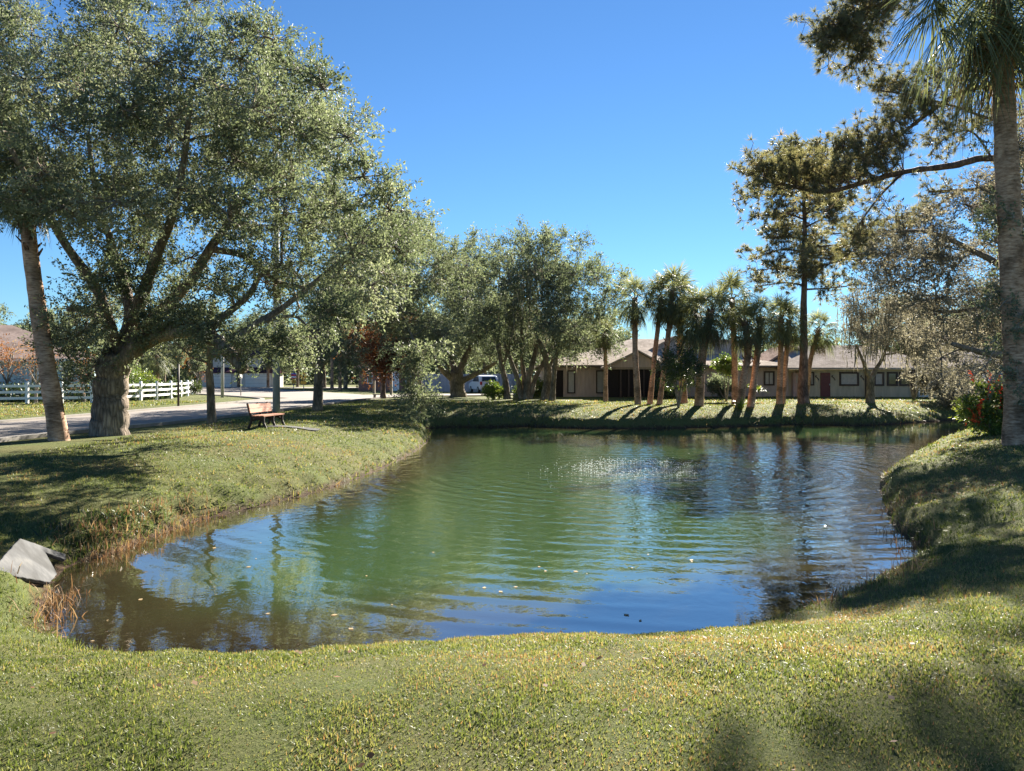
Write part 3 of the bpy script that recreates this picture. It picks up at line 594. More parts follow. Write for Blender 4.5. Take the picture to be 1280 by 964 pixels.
# ------------------------------------------------------------------ oaks across the pond
def px_oak(base_px, d, trunks, poly, d0, d1, n, seed, label, leaf=.17, rad=(1.1, 1.7), sep=1.2, bark='bark_mid', leafm='oak_far', droop=.2, extra=(), dens=(9, 7, 9), group='live oaks around the pond', name='live_oak', moss=0, holes=()):
    rg = np.random.default_rng(seed); base = at(base_px, d); sk = Skel(); lv = MB(); ms = MB()
    for pts, r0, r1 in trunks:
        p = [W(a, b, d+dd) for a, b, dd in pts]
        if pts[0][1] > 480: p[0][2] = gz(p[0][0], p[0][1]) - .1
        sk.limb(p, r0, r1, 10, 4, .3 if pts[0][1] > 480 else 0)
    cs = clump_centres(poly, d0, d1, int(n*.72), rg, sep, holes) + [W(*e) for e in extra]; ym = np.mean([q[1] for q in poly]); tops = [W(q[0]+rg.normal(0, 9), q[1]-rg.uniform(0, 16), rg.uniform(d0+1, d1-1)) for q in poly for _ in range(2) if q[1] < ym]; ntop = len(tops); cs = cs + tops; topset = {id(c) for c in tops}; ref = W(trunks[0][0][-1][0], trunks[0][0][-1][1], d); cs.sort(key=lambda c: np.linalg.norm(c-ref))
    for c in cs:
        sk.attach(c, rg, .14); clump(sk.wood, lv, c, (rg.uniform(*rad)*.88*np.array([1, 1, .85]) if id(c) not in topset else np.array([.5, .5, .9])), rg, *(dens if id(c) not in topset else (6, 5, 7)), leaf, .42, droop=droop if id(c) not in topset else 0, base_t=.48+rg.normal(0, .12), tw_len=.7, upb=.35 if id(c) not in topset else .9)
        if moss and id(c) not in topset and rg.uniform() < moss:
            k = 26; b_ = c + rg.normal(0, .6, (k, 3)); l_ = rg.uniform(.4, 1.5, k); w_ = rg.uniform(.02, .05, k)[:, None]*norm(rg.normal(0, 1, (k, 3))*(1, 1, 0))
            m_ = b_ + np.column_stack([rg.normal(0, .05, (k, 2)), -l_*.5]); e_ = b_ + np.column_stack([rg.normal(0, .08, (k, 2)), -l_]); i_ = np.arange(k)
            ms.add(np.stack([b_-w_*.5, b_+w_*.5, m_+w_, m_-w_, e_], 1).reshape(-1, 3), [np.stack([i_*5, i_*5+1, i_*5+2, i_*5+3], 1), np.stack([i_*5+3, i_*5+2, i_*5+4], 1)], np.repeat(rg.uniform(0, 1, k), 5))
    t = finish_tree(base, sk, lv, label, name=name, bark=bark, leafm=leafm, group=group)
    if moss: ms.build('hanging_moss', M['moss'], t, base)['kind'] = 'stuff'
    return t
px_oak(572, 60, [([(572,497,0),(571,478,0),(571,465,0)], .62, .5), ([(570,478,0),(556,466,-.3),(546,455,-.6),(530,448,-1)], .3, .12), ([(574,478,0),(590,470,-.3),(606,462,-.5),(622,452,-.6)], .28, .12), ([(571,468,0),(562,445,.5),(555,420,1)], .3, .1), ([(572,468,0),(585,440,.3),(600,400,.6)], .3, .1)],
       [(555,345),(560,325),(588,312),(622,325),(645,345),(650,400),(640,440),(600,448),(560,450),(535,440),(530,400)], 54, 64, 62, 31, 'broad oak with low forking dark trunk in front of the grey board fence', .19, dens=(10, 7, 10))
px_oak(633, 54, [([(634,501,0),(632,480,0),(628,460,0),(622,430,0)], .26, .15), ([(628,460,0),(640,420,.3),(645,380,.5)], .15, .06)],
       [(575,350),(590,322),(625,314),(655,318),(665,360),(660,420),(630,440),(590,420)], 49, 57, 30, 32, 'slim oak leaning left, just left of the many-stemmed oak', .18)
px_oak(655, 53, [([(657,502,0),(659,480,0),(664,460,0),(672,430,.2)], .30, .14), ([(652,502,-.1),(648,478,-.1),(640,455,-.2),(632,430,-.3)], .22, .12), ([(661,501,0),(668,476,.1),(680,452,.2),(690,432,.4)], .20, .1), ([(657,500,.1),(655,470,.2),(652,440,.3),(652,400,.4)], .2, .1)],
       [(630,340),(645,312),(660,306),(680,315),(695,308),(700,350),(700,410),(690,440),(650,445),(628,430)], 48, 57, 34, 33, 'many-stemmed oak with stems fanning out from one base beyond the pond', .18, moss=.5)
px_oak(684, 52, [([(683,501,0),(684,480,0),(685,462,0),(680,440,0),(672,425,0)], .36, .17), ([(684,466,0),(692,445,.2),(696,420,.3)], .14, .07)],
       [(660,330),(690,306),(730,318),(740,345),(745,395),(735,435),(700,440),(670,420)], 47, 56, 31, 34, 'thick grey-trunked oak shading the left end of the brown house', .18, moss=.3)
px_oak(690, 50.5, [([(690,502,0),(692,480,0),(694,455,0),(698,430,0),(706,400,0)], .20, .1), ([(696,440,0),(720,425,.2),(745,432,.3)], .08, .04)],
       [(690,360),(720,330),(750,345),(770,360),(765,410),(765,445),(740,440),(715,435),(700,420)], 46, 53, 34, 35, 'slender oak with pale trunk drooping over the brown house roof', .17, droop=.4)
# small mossy oak before the tan house
px_oak(1088, 47, [([(1088,503,0),(1088,485,0),(1088,470,0)], .28, .22), ([(1088,474,0),(1082,462,-.2),(1078,450,-.3),(1070,430,-.4)], .14, .06), ([(1089,474,0),(1096,460,.2),(1103,448,.3),(1110,430,.4)], .16, .07)],
       [(1050,420),(1060,385),(1085,372),(1110,368),(1140,372),(1165,385),(1170,425),(1150,455),(1120,440),(1095,435),(1060,450)], 44, 50, 40, 36, 'small spreading oak hung with pale moss in front of the tan house', .14, (.8, 1.3), 1.0, leafm='oak_moss', moss=.75, droop=.3)

# ------------------------------------------------------------------ palms
def fan(mb, base, az, el, pet, segL, rg, nseg=24, droop=.35, w=.035, tint=.5):
    d = np.array([math.cos(az)*math.cos(el), math.sin(az)*math.cos(el), math.sin(el)]); sd_ = np.array([-math.sin(az), math.cos(az), 0.0])
    t = np.linspace(0, 1, 5)[:, None]; path = base + d*pet*t; path[:, 2] -= (droop*pet*.45*(t[:, 0]**2))
    tang = norm(path[-1]-path[-2]); nrm = np.cross(sd_, tang); hub = path[-1]
    wv = sd_*.018; k = np.arange(4)
    mb.add(np.concatenate([path-wv, path+wv]), np.stack([k, k+1, k+6, k+5], 1), np.full(10, tint))
    th = np.linspace(-2.2, 2.2, nseg) + rg.normal(0, .05, nseg); L_ = segL*(.62 + .38*np.cos(th*.55))*rg.uniform(.85, 1.1, nseg)
    sg = norm(np.cos(th)[:, None]*tang + np.sin(th)[:, None]*sd_ - .35*np.abs(np.sin(th))[:, None]*nrm*np.sign(nrm[2]+1e-6))
    root = hub + tang*(.18*segL*np.cos(th*.5))[:, None]*np.cos(th)[:, None].clip(0)
    mid = root + sg*L_[:, None]*.55; tip = root + sg*L_[:, None]; mid[:, 2] -= L_*.06*droop*3; tip[:, 2] -= L_*.35*droop*2*rg.uniform(.6, 1.5, nseg)
    ws = norm(np.cross(sg, nrm + rg.normal(0, .3, (nseg, 3))))*w
    i = np.arange(nseg)
    v = np.stack([root-ws*.3, root+ws*.3, mid+ws*.5, mid-ws*.5, tip], 1).reshape(-1, 3)
    mb.add(v, [np.stack([i*5, i*5+1, i*5+2, i*5+3], 1), np.stack([i*5+3, i*5+2, i*5+4], 1)], np.repeat(np.clip(tint+rg.normal(0, .15, nseg), 0, 1), 5))
def palm_head(seed, n=34, pet=.95, segL=.85, w=.04, nseg=22):
    rg = np.random.default_rng(seed); g = MB(); dd = MB()
    for k in range(n):
        f = k/n; az = k*2.39996 + rg.normal(0, .2); el = R(84) - f*R(142) + rg.normal(0, .12)
        fan(g, np.array([0, 0, .15-.45*f]), az, el, pet*rg.uniform(.8, 1.15), segL*rg.uniform(.85, 1.15), rg, nseg, .25+.5*f, w, .62-.35*f+rg.normal(0, .08))
    for k in range(7):
        fan(dd, np.array([0, 0, -.35]), rg.uniform(0, 6.28), R(-58)+rg.normal(0, .15), pet*.85, segL*.75, rg, nseg-4, .9, w*.8, rg.uniform(0, 1))
    return g, dd
HEADS = [palm_head(50+k, 48, .95, .85, .034, 26) for k in range(3)]
head_me = []
for g, dd in HEADS:
    a = g.build('crown', M['palm']); b = dd.build('dead_fronds', M['palm_dead']); head_me.append((a.data, b.data)); bpy.data.objects.remove(a); bpy.data.objects.remove(b)
def boots_mesh(pts, rad, rg, n):
    mb = MB(); p = np.asarray(pts)
    for k in range(n):
        t = k/n*(len(p)-1.001); i = int(t); c = p[i] + (p[i+1]-p[i])*(t-i); az = k*2.4 + rg.normal(0, .2); o = np.array([math.cos(az), math.sin(az), 0])
        s_ = np.array([-o[1], o[0], 0])*rad*.35; r_ = rad*rg.uniform(.85, 1.0); e = c + o*(r_+rg.uniform(.08, .2)) + (0, 0, rg.uniform(.16, .34)); b = c + o*r_*.8
        mb.add([b-s_, b+s_, e+s_*.5, e-s_*.5, b-s_*.8+(0,0,.09), b+s_*.8+(0,0,.09), e+s_*.4+(0,0,.035), e-s_*.4+(0,0,.035)], [np.array([(0,1,2,3),(4,7,6,5),(0,3,7,4),(1,5,6,2),(3,2,6,7)])])
    return mb
def palm(base, path, r0, r1, head, label, scale=1.0, seed=0, boots=.35, group='palms along the far bank', name='sabal_palm', bark='bark_palm', heads=None):
    """path: world points from the foot up; head: index of crown mesh"""
    rg = np.random.default_rng(900+seed); t = thing(name, base, label, 'palm', group)
    def stem(pts, ra, rb):
        p = catmull(pts, 6); tt = np.linspace(0, 1, len(p)); mb = MB(); r = (ra + (rb-ra)*tt)*(1+.25*np.exp(-tt*10)) + rg.normal(0, .008, len(p)); mb.tube(p, r, 12)
        mb.build('trunk', M[bark], t, base, True)
        k = max(2, int(len(p)*boots)); boots_mesh(p[-k:], rb, rg, int(46*boots)+6).build('leaf_bases', M['boots'], t, base)
        g, dd = heads or head_me[(head+len(p)) % 3]
        for nm, me in (('crown', g), ('dead_fronds', dd)):
            o = bpy.data.objects.new(nm, me); COL.objects.link(o); o.parent = t; o.location = tuple(p[-1]-base); o.rotation_euler = (rg.normal(0, .1), rg.normal(0, .1), rg.uniform(0, 6.28)); o.scale = (scale,)*3
    for pts, ra, rb in (path if isinstance(path[0], tuple) and len(path[0]) == 3 and isinstance(path[0][0], list) else [(path, r0, r1)]): stem(pts, ra, rb)
    return t
rows = [ # columns: foot px, d, via (px,py), head (px,py), radius, scale, label
 (757, 49, (757,450), (755,415), .16, .72, 'short thin palm half hidden by the drooping slender oak'),
 (797.5, 44, (794,440), (793.5,372), .20, .98, 'leftmost palm standing clear on the bank, straight pale trunk'),
 (812, 44.6, (820,430), (827,372), .17, 1.0, 'palm leaning right, second from the left of the bank row'),
 (824, 44.2, (833,440), (841,362), .17, 1.12, 'tall palm leaning right beside the dark shrub, third of the row'),
 (855, 46, (850,430), (851,372), .24, 1.05, 'dark thick palm standing directly behind the leggy dark shrub'),
 (919, 45, (918,440), (915,372), .21, 1.18, 'broad-headed palm with the widest drooping crown, straight trunk'),
 (924, 42.5, (935,440), (931,402), .24, .95, 'shaggy short palm near the strap-leaved plant, left of a pair'),
 (938, 42.8, (947,440), (951,396), .22, .95, 'shaggy short palm near the strap-leaved plant, right of a pair'),
 (974, 44.5, (976,440), (976,396), .19, 1.0, 'straight palm just left of the tall pine, front of a close pair'),
 (978, 45.5, (984,430), (987,400), .17, .95, 'palm behind the close pair beside the pine, leaning right'),
 (1007, 50, (1013,450), (1024,410), .19, .95, 'palm leaning right from behind the tall pine trunk')]
for k, (px, d, via, hd, r_, sc, lab) in enumerate(rows):
    b = at(px, d); palm(b, [b-(0,0,.1), (b+W(*via, d))/2, W(*via, d), W(*hd, d)], r_*.9, r_*.76, k, lab, sc*.84, k, .55 if 'shaggy' in lab or 'dark' in lab else .3)
b = at(873.5, 42.5); d = 42.5
palm(b, [([b-(0,0,.1), W(876,470,d), W(880,430,d), W(889,388,d)], .24, .2), ([W(879,436,d), W(876,420,d+.2), W(871,392,d+.4)], .16, .15)], 0, 0, 1, 'forked palm whose trunk splits into two heads', 1.0, 30, .4)
# the leaning palm in front of the great oak
b = hit(75, 551); d = b[1]
palm(b, [b-(0,0,.15), W(66,500,d), W(54,430,d), W(44,360,d), W(37,305,d), W(31,225,d)], .225, .165, 1, 'leaning palm with bare grey trunk left of the great oak', .62, 31, .3, group='big palms near the camera')
# the big palm at the right edge
g, dd = palm_head(58, 60, .85, 1.05, .022, 40); a = g.build('crown', M['palm']); b = dd.build('dead_fronds', M['palm_dead']); BIG = (a.data, b.data); bpy.data.objects.remove(a); bpy.data.objects.remove(b)
b = hit(1272, 556); d = b[1]
palm(b, [b-(0,0,.2), W(1272,500,d), W(1268,400,d), W(1262,280,d), W(1256,150,d), W(1251,30,d), W(1247,-45,d)], .30, .22, 0, 'big palm at the right edge with heavy crown of hanging fronds', 1.5, 32, .12, group='big palms near the camera', heads=BIG)
vine = MB(); rg = np.random.default_rng(66); vm = MB()
for k in range(34):
    py = rg.uniform(150, 520) if k > 8 else rg.uniform(250, 420); c0 = W(1256 + (py-30)*.032, py, d) ; az = rg.uniform(0, 6.28); c = c0 + np.array([math.cos(az), math.sin(az), 0])*rg.uniform(.3, .62)
    clump(vm, vine, c, .26, rg, 5, 3, 7, .085, .5, droop=.3, base_t=.5, tw_len=.25)
pt = [o_ for o_ in bpy.data.objects if o_.get('label', '').startswith('big palm at the right edge')][0]; vine.build('vine_leaves', M['oak'], pt, b); vm.build('vine_twigs', M['bark_grey'], pt, b)['kind'] = 'stuff'

# ------------------------------------------------------------------ pines
def needles(mb, p, d, n, L_, w, rg, cone=.9):
    m = len(p)*n; dd = norm(np.repeat(norm(d), n, 0)*cone + rg.normal(0, .62, (m, 3))); b = np.repeat(p, n, 0) + dd*.01
    ll = L_*rg.uniform(.7, 1.15, m)[:, None]; s = norm(np.cross(dd, rg.normal(0, 1, (m, 3))))*w*.5; tip = b + dd*ll; tip[:, 2] -= .08*ll[:, 0]
    t = np.clip(np.repeat(rg.normal(.45, .2, len(p)), n) + rg.normal(0, .13, m), 0, 1)
    mb.add(np.stack([b-s, b+s, tip], 1).reshape(-1, 3), np.arange(3*m).reshape(-1, 3), np.repeat(t, 3))
def bough(sk, lv, pts, r0, r1, rg, n_side, side_len, tufts, L_, w, nn=26, start=.3, upb=.25):
    p = catmull(pts, 6); sk.limb(pts, r0, r1, 8, 6)
    for k in range(n_side):
        t = start + (1-start)*(k+rg.uniform())/n_side; i = min(int(t*(len(p)-1)), len(p)-2); a = p[i]; ax = norm(p[i+1]-p[i])
        dr = norm(ax*rg.uniform(.3, 1.0) + rg.normal(0, .55, 3) + (0, 0, upb)); ln = side_len*rg.uniform(.4, 1.15)*(1.1-.4*t)
        q = wander(a, a+dr*ln, rg, .22, 6, -.05); sk.wood.tube(q, np.linspace(max(.012, r1*.6), .007, 6), 4, False)
        for j in range(tufts):
            u = rg.uniform(.35, 1.02); jj = min(int(u*5), 4); c = q[jj] + (q[jj+1]-q[jj])*(u*5-jj if u < 1 else 1.0)
            td = norm(dr*.6 + rg.normal(0, .6, 3) + (0, 0, .35)); e = c + td*rg.uniform(.1, .4)
            sk.wood.tube([c, (c+e)/2 + (0, 0, -.02), e], [.009, .008, .007], 3, False); needles(lv, e[None], td[None], nn, L_, w, rg)
# tall pine across the pond
rg = np.random.default_rng(61); D = 45.5; b = at(1004, D); sk = Skel(); lv = MB()
sk.limb([b-(0,0,.15)] + [W(a, c, D) for a, c in [(1004,480),(1004.5,430),(1005,380),(1006,330),(1006,280),(1004,230),(1002,190)]], .30, .07, 14, 4, .35)
zt = np.linspace(362, 192, 34)
for k, py in enumerate(zt):
    az = k*2.4 + rg.normal(0, .3); ln = (3.9 if 215 < py < 345 else 2.4)*rg.uniform(.7, 1.12); a = W(1005.5, py, D)
    o = np.array([math.cos(az), math.sin(az)*.9, 0]); e = a + o*ln + (0, 0, rg.uniform(-.25, .65))
    m1 = a + o*ln*.45 + (0, 0, .18 + rg.normal(0, .12)); bough(sk, lv, [a, m1, e], .07, .025, rg, 14, 1.5, 8, .32, .032, 20, .25)
finish_tree(b, sk, lv, 'tall pine with straight trunk and tiered boughs at the far water edge', 'pine', 'pine_tree', 'bark_pine', 'needle', 'pines')
# near pine, trunk just outside the right edge, boughs reaching over the pond
rg = np.random.default_rng(62); D = 27.0; b = at(1335, D); sk = Skel(); lv = MB()
sk.limb([b-(0,0,.2)] + [W(a, c, D) for a, c in [(1334,450),(1332,350),(1330,250),(1328,150),(1322,50),(1318,-60),(1315,-170),(1312,-260)]], .34, .12, 14, 4, .35)
def nb(l): return [W(a, c, D+dd) for a, c, dd in l]
bough(sk, lv, nb([(1330,215,0),(1240,198,-.3),(1190,207,-.6),(1130,215,-1),(1080,228,-1.4),(1030,240,-1.7),(985,232,-2),(950,225,-2.2)]), .15, .04, rg, 76, 1.6, 9, .27, .017, 30, .42, .75)
bough(sk, lv, nb([(1328,100,0),(1260,108,.3),(1210,112,.4),(1165,138,.3),(1130,165,0),(1090,190,-.3),(1045,205,-.6)]), .13, .035, rg, 60, 1.55, 9, .27, .017, 30, .45, .55)
bough(sk, lv, nb([(1330,245,0),(1250,237,.8),(1200,238,1.2),(1160,240,1.5)]), .10, .04, rg, 10, .9, 5, .26, .016, 28, .6, .2)
bough(sk, lv, nb([(1325,-60,0),(1240,-40,-.6),(1150,-15,-1.2),(1100,5,-1.6),(1060,20,-1.8),(1040,45,-2)]), .11, .03, rg, 70, 1.5, 8, .27, .017, 30, .55, -.15)
bough(sk, lv, nb([(1240,-40,-.6),(1160,-30,-.9),(1110,0,-1.2),(1080,45,-1.4),(1070,75,-1.5)]), .06, .025, rg, 40, 1.3, 8, .27, .017, 30, .35, -.2)
bough(sk, lv, nb([(1130,215,-1),(1100,245,-1.2),(1075,280,-1.4),(1060,315,-1.5)]), .045, .02, rg, 26, 1.2, 7, .27, .017, 28, .25, -.15)
bough(sk, lv, nb([(1200,238,1.2),(1165,262,1.3),(1130,285,1.2),(1095,292,1.1)]), .045, .02, rg, 24, 1.1, 6, .27, .017, 28, .25, .0)
bough(sk, lv, nb([(1240,198,-.3),(1215,165,-.2),(1185,170,-.1),(1160,195,0)]), .045, .02, rg, 16, 1.0, 6, .27, .017, 28, .25, .1)
bough(sk, lv, nb([(1330,165,0),(1250,152,.4),(1190,132,.6),(1140,120,.7),(1095,112,.8)]), .07, .025, rg, 34, 1.2, 7, .27, .017, 28, .4, .1)
bough(sk, lv, nb([(1330,60,0),(1240,70,.6),(1170,90,1),(1110,105,1.3)]), .07, .025, rg, 20, .8, 5, .26, .016, 28, .55, .0)
bough(sk, lv, nb([(1330,120,0),(1290,140,.6),(1240,150,1),(1200,170,1.3)]), .06, .025, rg, 14, .8, 5, .26, .016, 28, .4, .0)
for k, py in enumerate(np.linspace(-60, -240, 5)):                 # the upper crown, out of frame but shading the bank
    az = k*2.4; a = W(1315, py, D); e = a + np.array([math.cos(az)*3.2, math.sin(az)*3.2, .5]); bough(sk, lv, [a, (a+e)/2+(0,0,.2), e], .08, .03, rg, 16, 1.2, 5, .24, .02, 20, .3, .3)
finish_tree(b, sk, lv, 'near pine beyond the right edge, its long thick boughs reaching across the sky', 'pine', 'pine_tree', 'bark_pine', 'needle', 'pines')

# ------------------------------------------------------------------ right-hand oak with bare grey twigs
rg = np.random.default_rng(63); D = 24.0; b = at(1345, D); sk = Skel(); lv = MB()
def nb(l): return [W(a, c, D+dd) for a, c, dd in l]
sk.limb([b-(0,0,.2)] + nb([(1344,500,0),(1340,470,0),(1335,440,0)]), .38, .3, 14, 4, .3)
sk.limb(nb([(1335,460,0),(1290,455,-1),(1255,445,-1.6),(1225,440,-2),(1190,430,-2.4)]), .17, .06, 8)
sk.limb(nb([(1335,440,0),(1300,390,0),(1260,340,.3),(1210,310,.6),(1160,290,.8),(1120,290,1)]), .18, .04, 8)
sk.limb(nb([(1335,440,0),(1320,340,.5),(1300,250,1),(1280,190,1.3)]), .18, .05, 8)
sk.limb(nb([(1320,340,.5),(1275,270,.6),(1225,235,.4)]), .10, .04, 8)
sk.limb(nb([(1300,390,0),(1240,385,1),(1180,390,1.6),(1140,380,2)]), .10, .04, 8)
poly = [(1075,330),(1105,300),(1140,275),(1180,258),(1215,235),(1245,190),(1268,150),(1320,110),(1360,200),(1360,450),(1300,455),(1255,475),(1225,468),(1195,475),(1175,455),(1165,420),(1140,400),(1130,370)]
cs = clump_centres(poly, D-1.2, D+5, 105, rg, .9)
cs.sort(key=lambda c: np.linalg.norm(c-W(1335, 440, D)))
for c in cs:
    sk.attach(c, rg); clump(sk.wood, lv, c, rg.uniform(.8, 1.25)*np.array([1, 1, .8]), rg, 11, 7, 15, .082, .46, droop=.25, base_t=.5+rg.normal(0, .1), tw_len=.55, upb=.15)
t = finish_tree(b, sk, lv, 'oak overhanging the right bank with thin bare grey twigs below its leaves', leafm='oak_moss', group='live oaks around the pond')
tw = MB(); D = 20.5
def twig(p, dr, L_, r_, lev):
    q = wander(p, p+dr*L_, rg, .22, 6, -.03); tw.tube(q, np.linspace(r_, r_*.45, 6), 5, False)
    if lev:
        for k in range(4): i_ = rg.integers(1, 6); twig(q[i_], norm(dr + rg.normal(0, .55, 3)), L_*rg.uniform(.4, .75), r_*.5, lev-1)
for a, e in (((1262,462), (1180,440)), ((1262,430), (1205,470)), ((1240,420), (1195,462)), ((1222,415), (1222,372)), ((1275,430), (1270,375)), ((1265,445), (1238,478))):
    p = W(*a, D); q = W(*e, D-.3); v = q-p; twig(p, norm(v), np.linalg.norm(v), .018, 2)
tw.build('bare_twigs', M['bark_grey'], t, b, True)

# ------------------------------------------------------------------ distant trees: three built, the rest copied
def gen_tree(seed, H, Rr, n, leaf, label, leafm='oak_far', bark='bark_mid', name='broadleaf_tree', group='trees far behind the road and houses', dens=(9, 7, 8)):
    rg = np.random.default_rng(seed); sk = Skel(); lv = MB(); th = H*.28
    sk.limb([(0,0,-.2), (0,0,th*.6), (.1,0,th)], .04*H*.7, .028*H*.7, 10, 4, .3)
    for k in range(5):
        az = k*1.26 + rg.normal(0, .2); e = np.array([math.cos(az)*Rr*.6, math.sin(az)*Rr*.6, H*rg.uniform(.5, .75)]); sk.limb([(.1,0,th), e*.5+(0,0,th*.6), e], .018*H*.7, .03, 6)
    for k in range(n):
        u = norm(rg.normal(0, 1, 3)); rr = rg.uniform(.5, .92); c = np.array([u[0]*Rr*rr, u[1]*Rr*rr, H*.60 + u[2]*H*.36*rr])
        sk.attach(c, rg, .1); clump(sk.wood, lv, c, rg.uniform(.8, 1.3)*Rr/4.2, rg, *dens, leaf, .5, droop=.2, base_t=.48+rg.normal(0, .13), tw_len=.8, upb=.3, twigs=False)
    return finish_tree(np.zeros(3), sk, lv, label, name=name, leafm=leafm, bark=bark, group=group)
protos = [gen_tree(71, 10, 4.6, 46, .26, ''), gen_tree(72, 11.5, 4.0, 46, .26, ''), gen_tree(73, 8.5, 4.8, 42, .26, '')]
used = [False]*3
far = [(-20, 92, 1.0, 'round tree rising behind the blue house roof'), (52, 100, .95, 'tree showing between leaning palm and great oak trunk'),
 (-75, 80, 1.1, 'tree beyond the left end of the blue house'), (165, 96, .75, 'low tree seen under the great oak, right of its trunk'),
 (205, 92, .7, 'pale small tree behind the curved end of the white fence'), (238, 128, 1.0, 'tree behind the pale garages, at their left end'),
 (300, 132, 1.15, 'tree behind the gap between the two garage blocks'), (338, 128, 1.2, 'tree just left of the concrete pole, behind the garages'),
 (372, 112, 1.0, 'dark tree standing behind the two road signs'), (405, 105, 1.05, 'tree behind the trunk of the second oak'),
 (432, 98, 1.0, 'tree between second oak trunk and the rusty tree'), (455, 104, 1.15, 'tall tree behind the left half of the rusty tree'),
 (490, 110, 1.2, 'tall tree behind the little brick house'), (522, 104, 1.2, 'tree behind the bough that hangs to the bank'),
 (560, 98, 1.15, 'tree behind the left end of the grey board fence'), (605, 96, 1.15, 'tree behind the parked white car'),
 (645, 92, 1.0, 'tree behind the right end of the grey board fence'), (705, 84, .95, 'tree peeking over the left end of the brown house roof'),
 (755, 88, .9, 'tree behind the porch gable of the brown house'), (1120, 84, .95, 'tree behind the tan house roof'),
 (1185, 80, 1.0, 'tree beyond the right corner of the tan house'), (1240, 76, .95, 'tree behind the far end of the pond inlet'), (1300, 72, 1.0, 'tree beyond the right edge behind the red flowers')]
for k, (px, d, sc, lab) in enumerate(far):
    v = k % 3
    o = protos[v] if not used[v] else copy_tree(protos[v]); used[v] = True
    p = at(px, d); o.location = tuple(p); o.rotation_euler = (0, 0, k*1.7); o.scale = (sc, sc, sc); o['label'] = lab
# the wood that closes the horizon
rg = np.random.default_rng(77); n = 60000; az = rg.uniform(R(-48), R(48), n); dd = rg.uniform(150, 185, n); x = dd*np.sin(az); y = dd*np.cos(az); top = 7 + 2.5*pnoise(x, y, .09, 41) + 1.6*pnoise(x, y, .35, 42)
lv = MB(); leaf_quads(lv, np.column_stack([x, y, rg.uniform(0, 1, n)**.8*top]), rg.normal(0, 1, (n, 3)), 1.1, .6, np.clip(.4 + .2*pnoise(x, y, .3, 43) + rg.normal(0, .15, n), 0, 1), rg)
tag(lv.build('woods', M['oak_far']), 'far-off line of woods closing the horizon behind the houses', 'woods', kind='stuff')
# rusty winter tree, orange shrubs
rt = gen_tree(75, 6.2, 2.3, 34, .15, 'rusty red-brown tree standing at the bend of the road', 'rust', 'bark_pine', 'rusty_tree', None, (9, 8, 8)); rt.location = tuple(at(479, 56)); rt.scale = (1.25, 1.25, 1.1)
o1 = gen_tree(76, 3.6, 1.1, 9, .11, 'thin shrub with sparse orange leaves before the blue house window', 'orange', 'bark_grey', 'orange_shrub', 'orange winter shrubs', (6, 5, 4)); o1.location = tuple(at(45, 47))
for px, d, sc, lab in ((105, 48, .85, 'sparse orange shrub close behind the great oak trunk'), (246, 84, 1.35, 'orange tan tree above the curved end of the white fence'), (8, 50, 1.15, 'orange-leaved shrub against the brown roof at the left edge')):
    o = copy_tree(o1); o.location = tuple(at(px, d)); o.scale = (sc,)*3; o['label'] = lab; o.rotation_euler = (0, 0, px)
fp = None
for px, d, hy, sc, lab in ((196, 75, 445, .95, 'distant palm under the great oak, behind the white fence'), (335, 108, 440, 1.1, 'distant palm left of the concrete pole'), (425, 88, 430, 1.0, 'distant pale-trunked palm right of the second oak trunk'), (415, 92, 425, 1.0, 'distant slim palm close behind the second oak trunk')):
    b = at(px, d); palm(b, [b-(0,0,.1), W(px, 465, d), W(px, hy, d)], .2, .17, int(px), lab, sc, int(px), .3, 'palms far behind the road')

# ------------------------------------------------------------------ shrubs and plants
def shrub(name, base, r_, h, n, leaf, mat, label, seed, stems=5, cat='shrub', group=None, stem_mat='bark_grey', low=.25, dens=(8, 7, 8), spread=.5):
    rg = np.random.default_rng(seed); sk = Skel(); lv = MB(); base = np.asarray(base, float)
    for k in range(stems):
        az = k*6.28/stems + rg.normal(0, .3); e = base + (math.cos(az)*r_*spread, math.sin(az)*r_*spread, h*rg.uniform(.5, .8)); sk.limb([base-(0,0,.05), (base+e)/2 + rg.normal(0, .05, 3), e], .04*h/2, .015, 6)
    for k in range(n):
        u = norm(rg.normal(0, 1, 3)); c = base + (u[0]*r_*.75, u[1]*r_*.75, h*(low + (1-low)*.5) + u[2]*h*(1-low)*.4)
        sk.attach(c, rg, .03); clump(sk.wood, lv, c, r_*.36, rg, *dens, leaf, .45, base_t=.5+rg.normal(0, .12), tw_len=r_*.3, upb=.4)
    t = thing(name, base, label, cat, group); sk.wood.build('stems', M[stem_mat], t, base, True); lv.build('foliage', M[mat], t, base); return t
shrub('leggy_shrub', at(848, 41.5), 1.35, 3.1, 20, .11, 'shrub', 'large dark leggy shrub with bare pale stems at the far water edge', 81, 6, low=.38, spread=.4)
shrub('small_tree', at(908, 50), .8, 2.9, 9, .13, 'bright', 'thin yellow-green small tree against the brown house wall', 82, 3, low=.6, spread=.3)
shrub('round_shrub', at(617, 54), .8, 1.0, 8, .13, 'bright', 'low yellow-green bush between the two slim oak trunks', 83, low=.1)
shrub('round_shrub', at(663, 56), 1.2, 1.2, 10, .14, 'bright', 'yellowish bush right behind the many-stemmed oak', 84, low=.1)
shrub('foundation_shrub', at(905, 54), 1.0, 1.6, 9, .14, 'oak_far', 'grey-green shrub at the foot of the brown wall', 85, low=.1)
shrub('foundation_shrub', at(830, 54), 1.2, 1.2, 9, .14, 'shrub', 'dark low shrub below the screened porch', 86, low=.1)
shrub('grey_shrub', at(1178, 50), 1.6, 2.6, 18, .14, 'oak_moss', 'greyish shrub beside the corner post of the tan house', 87, 6, low=.1)
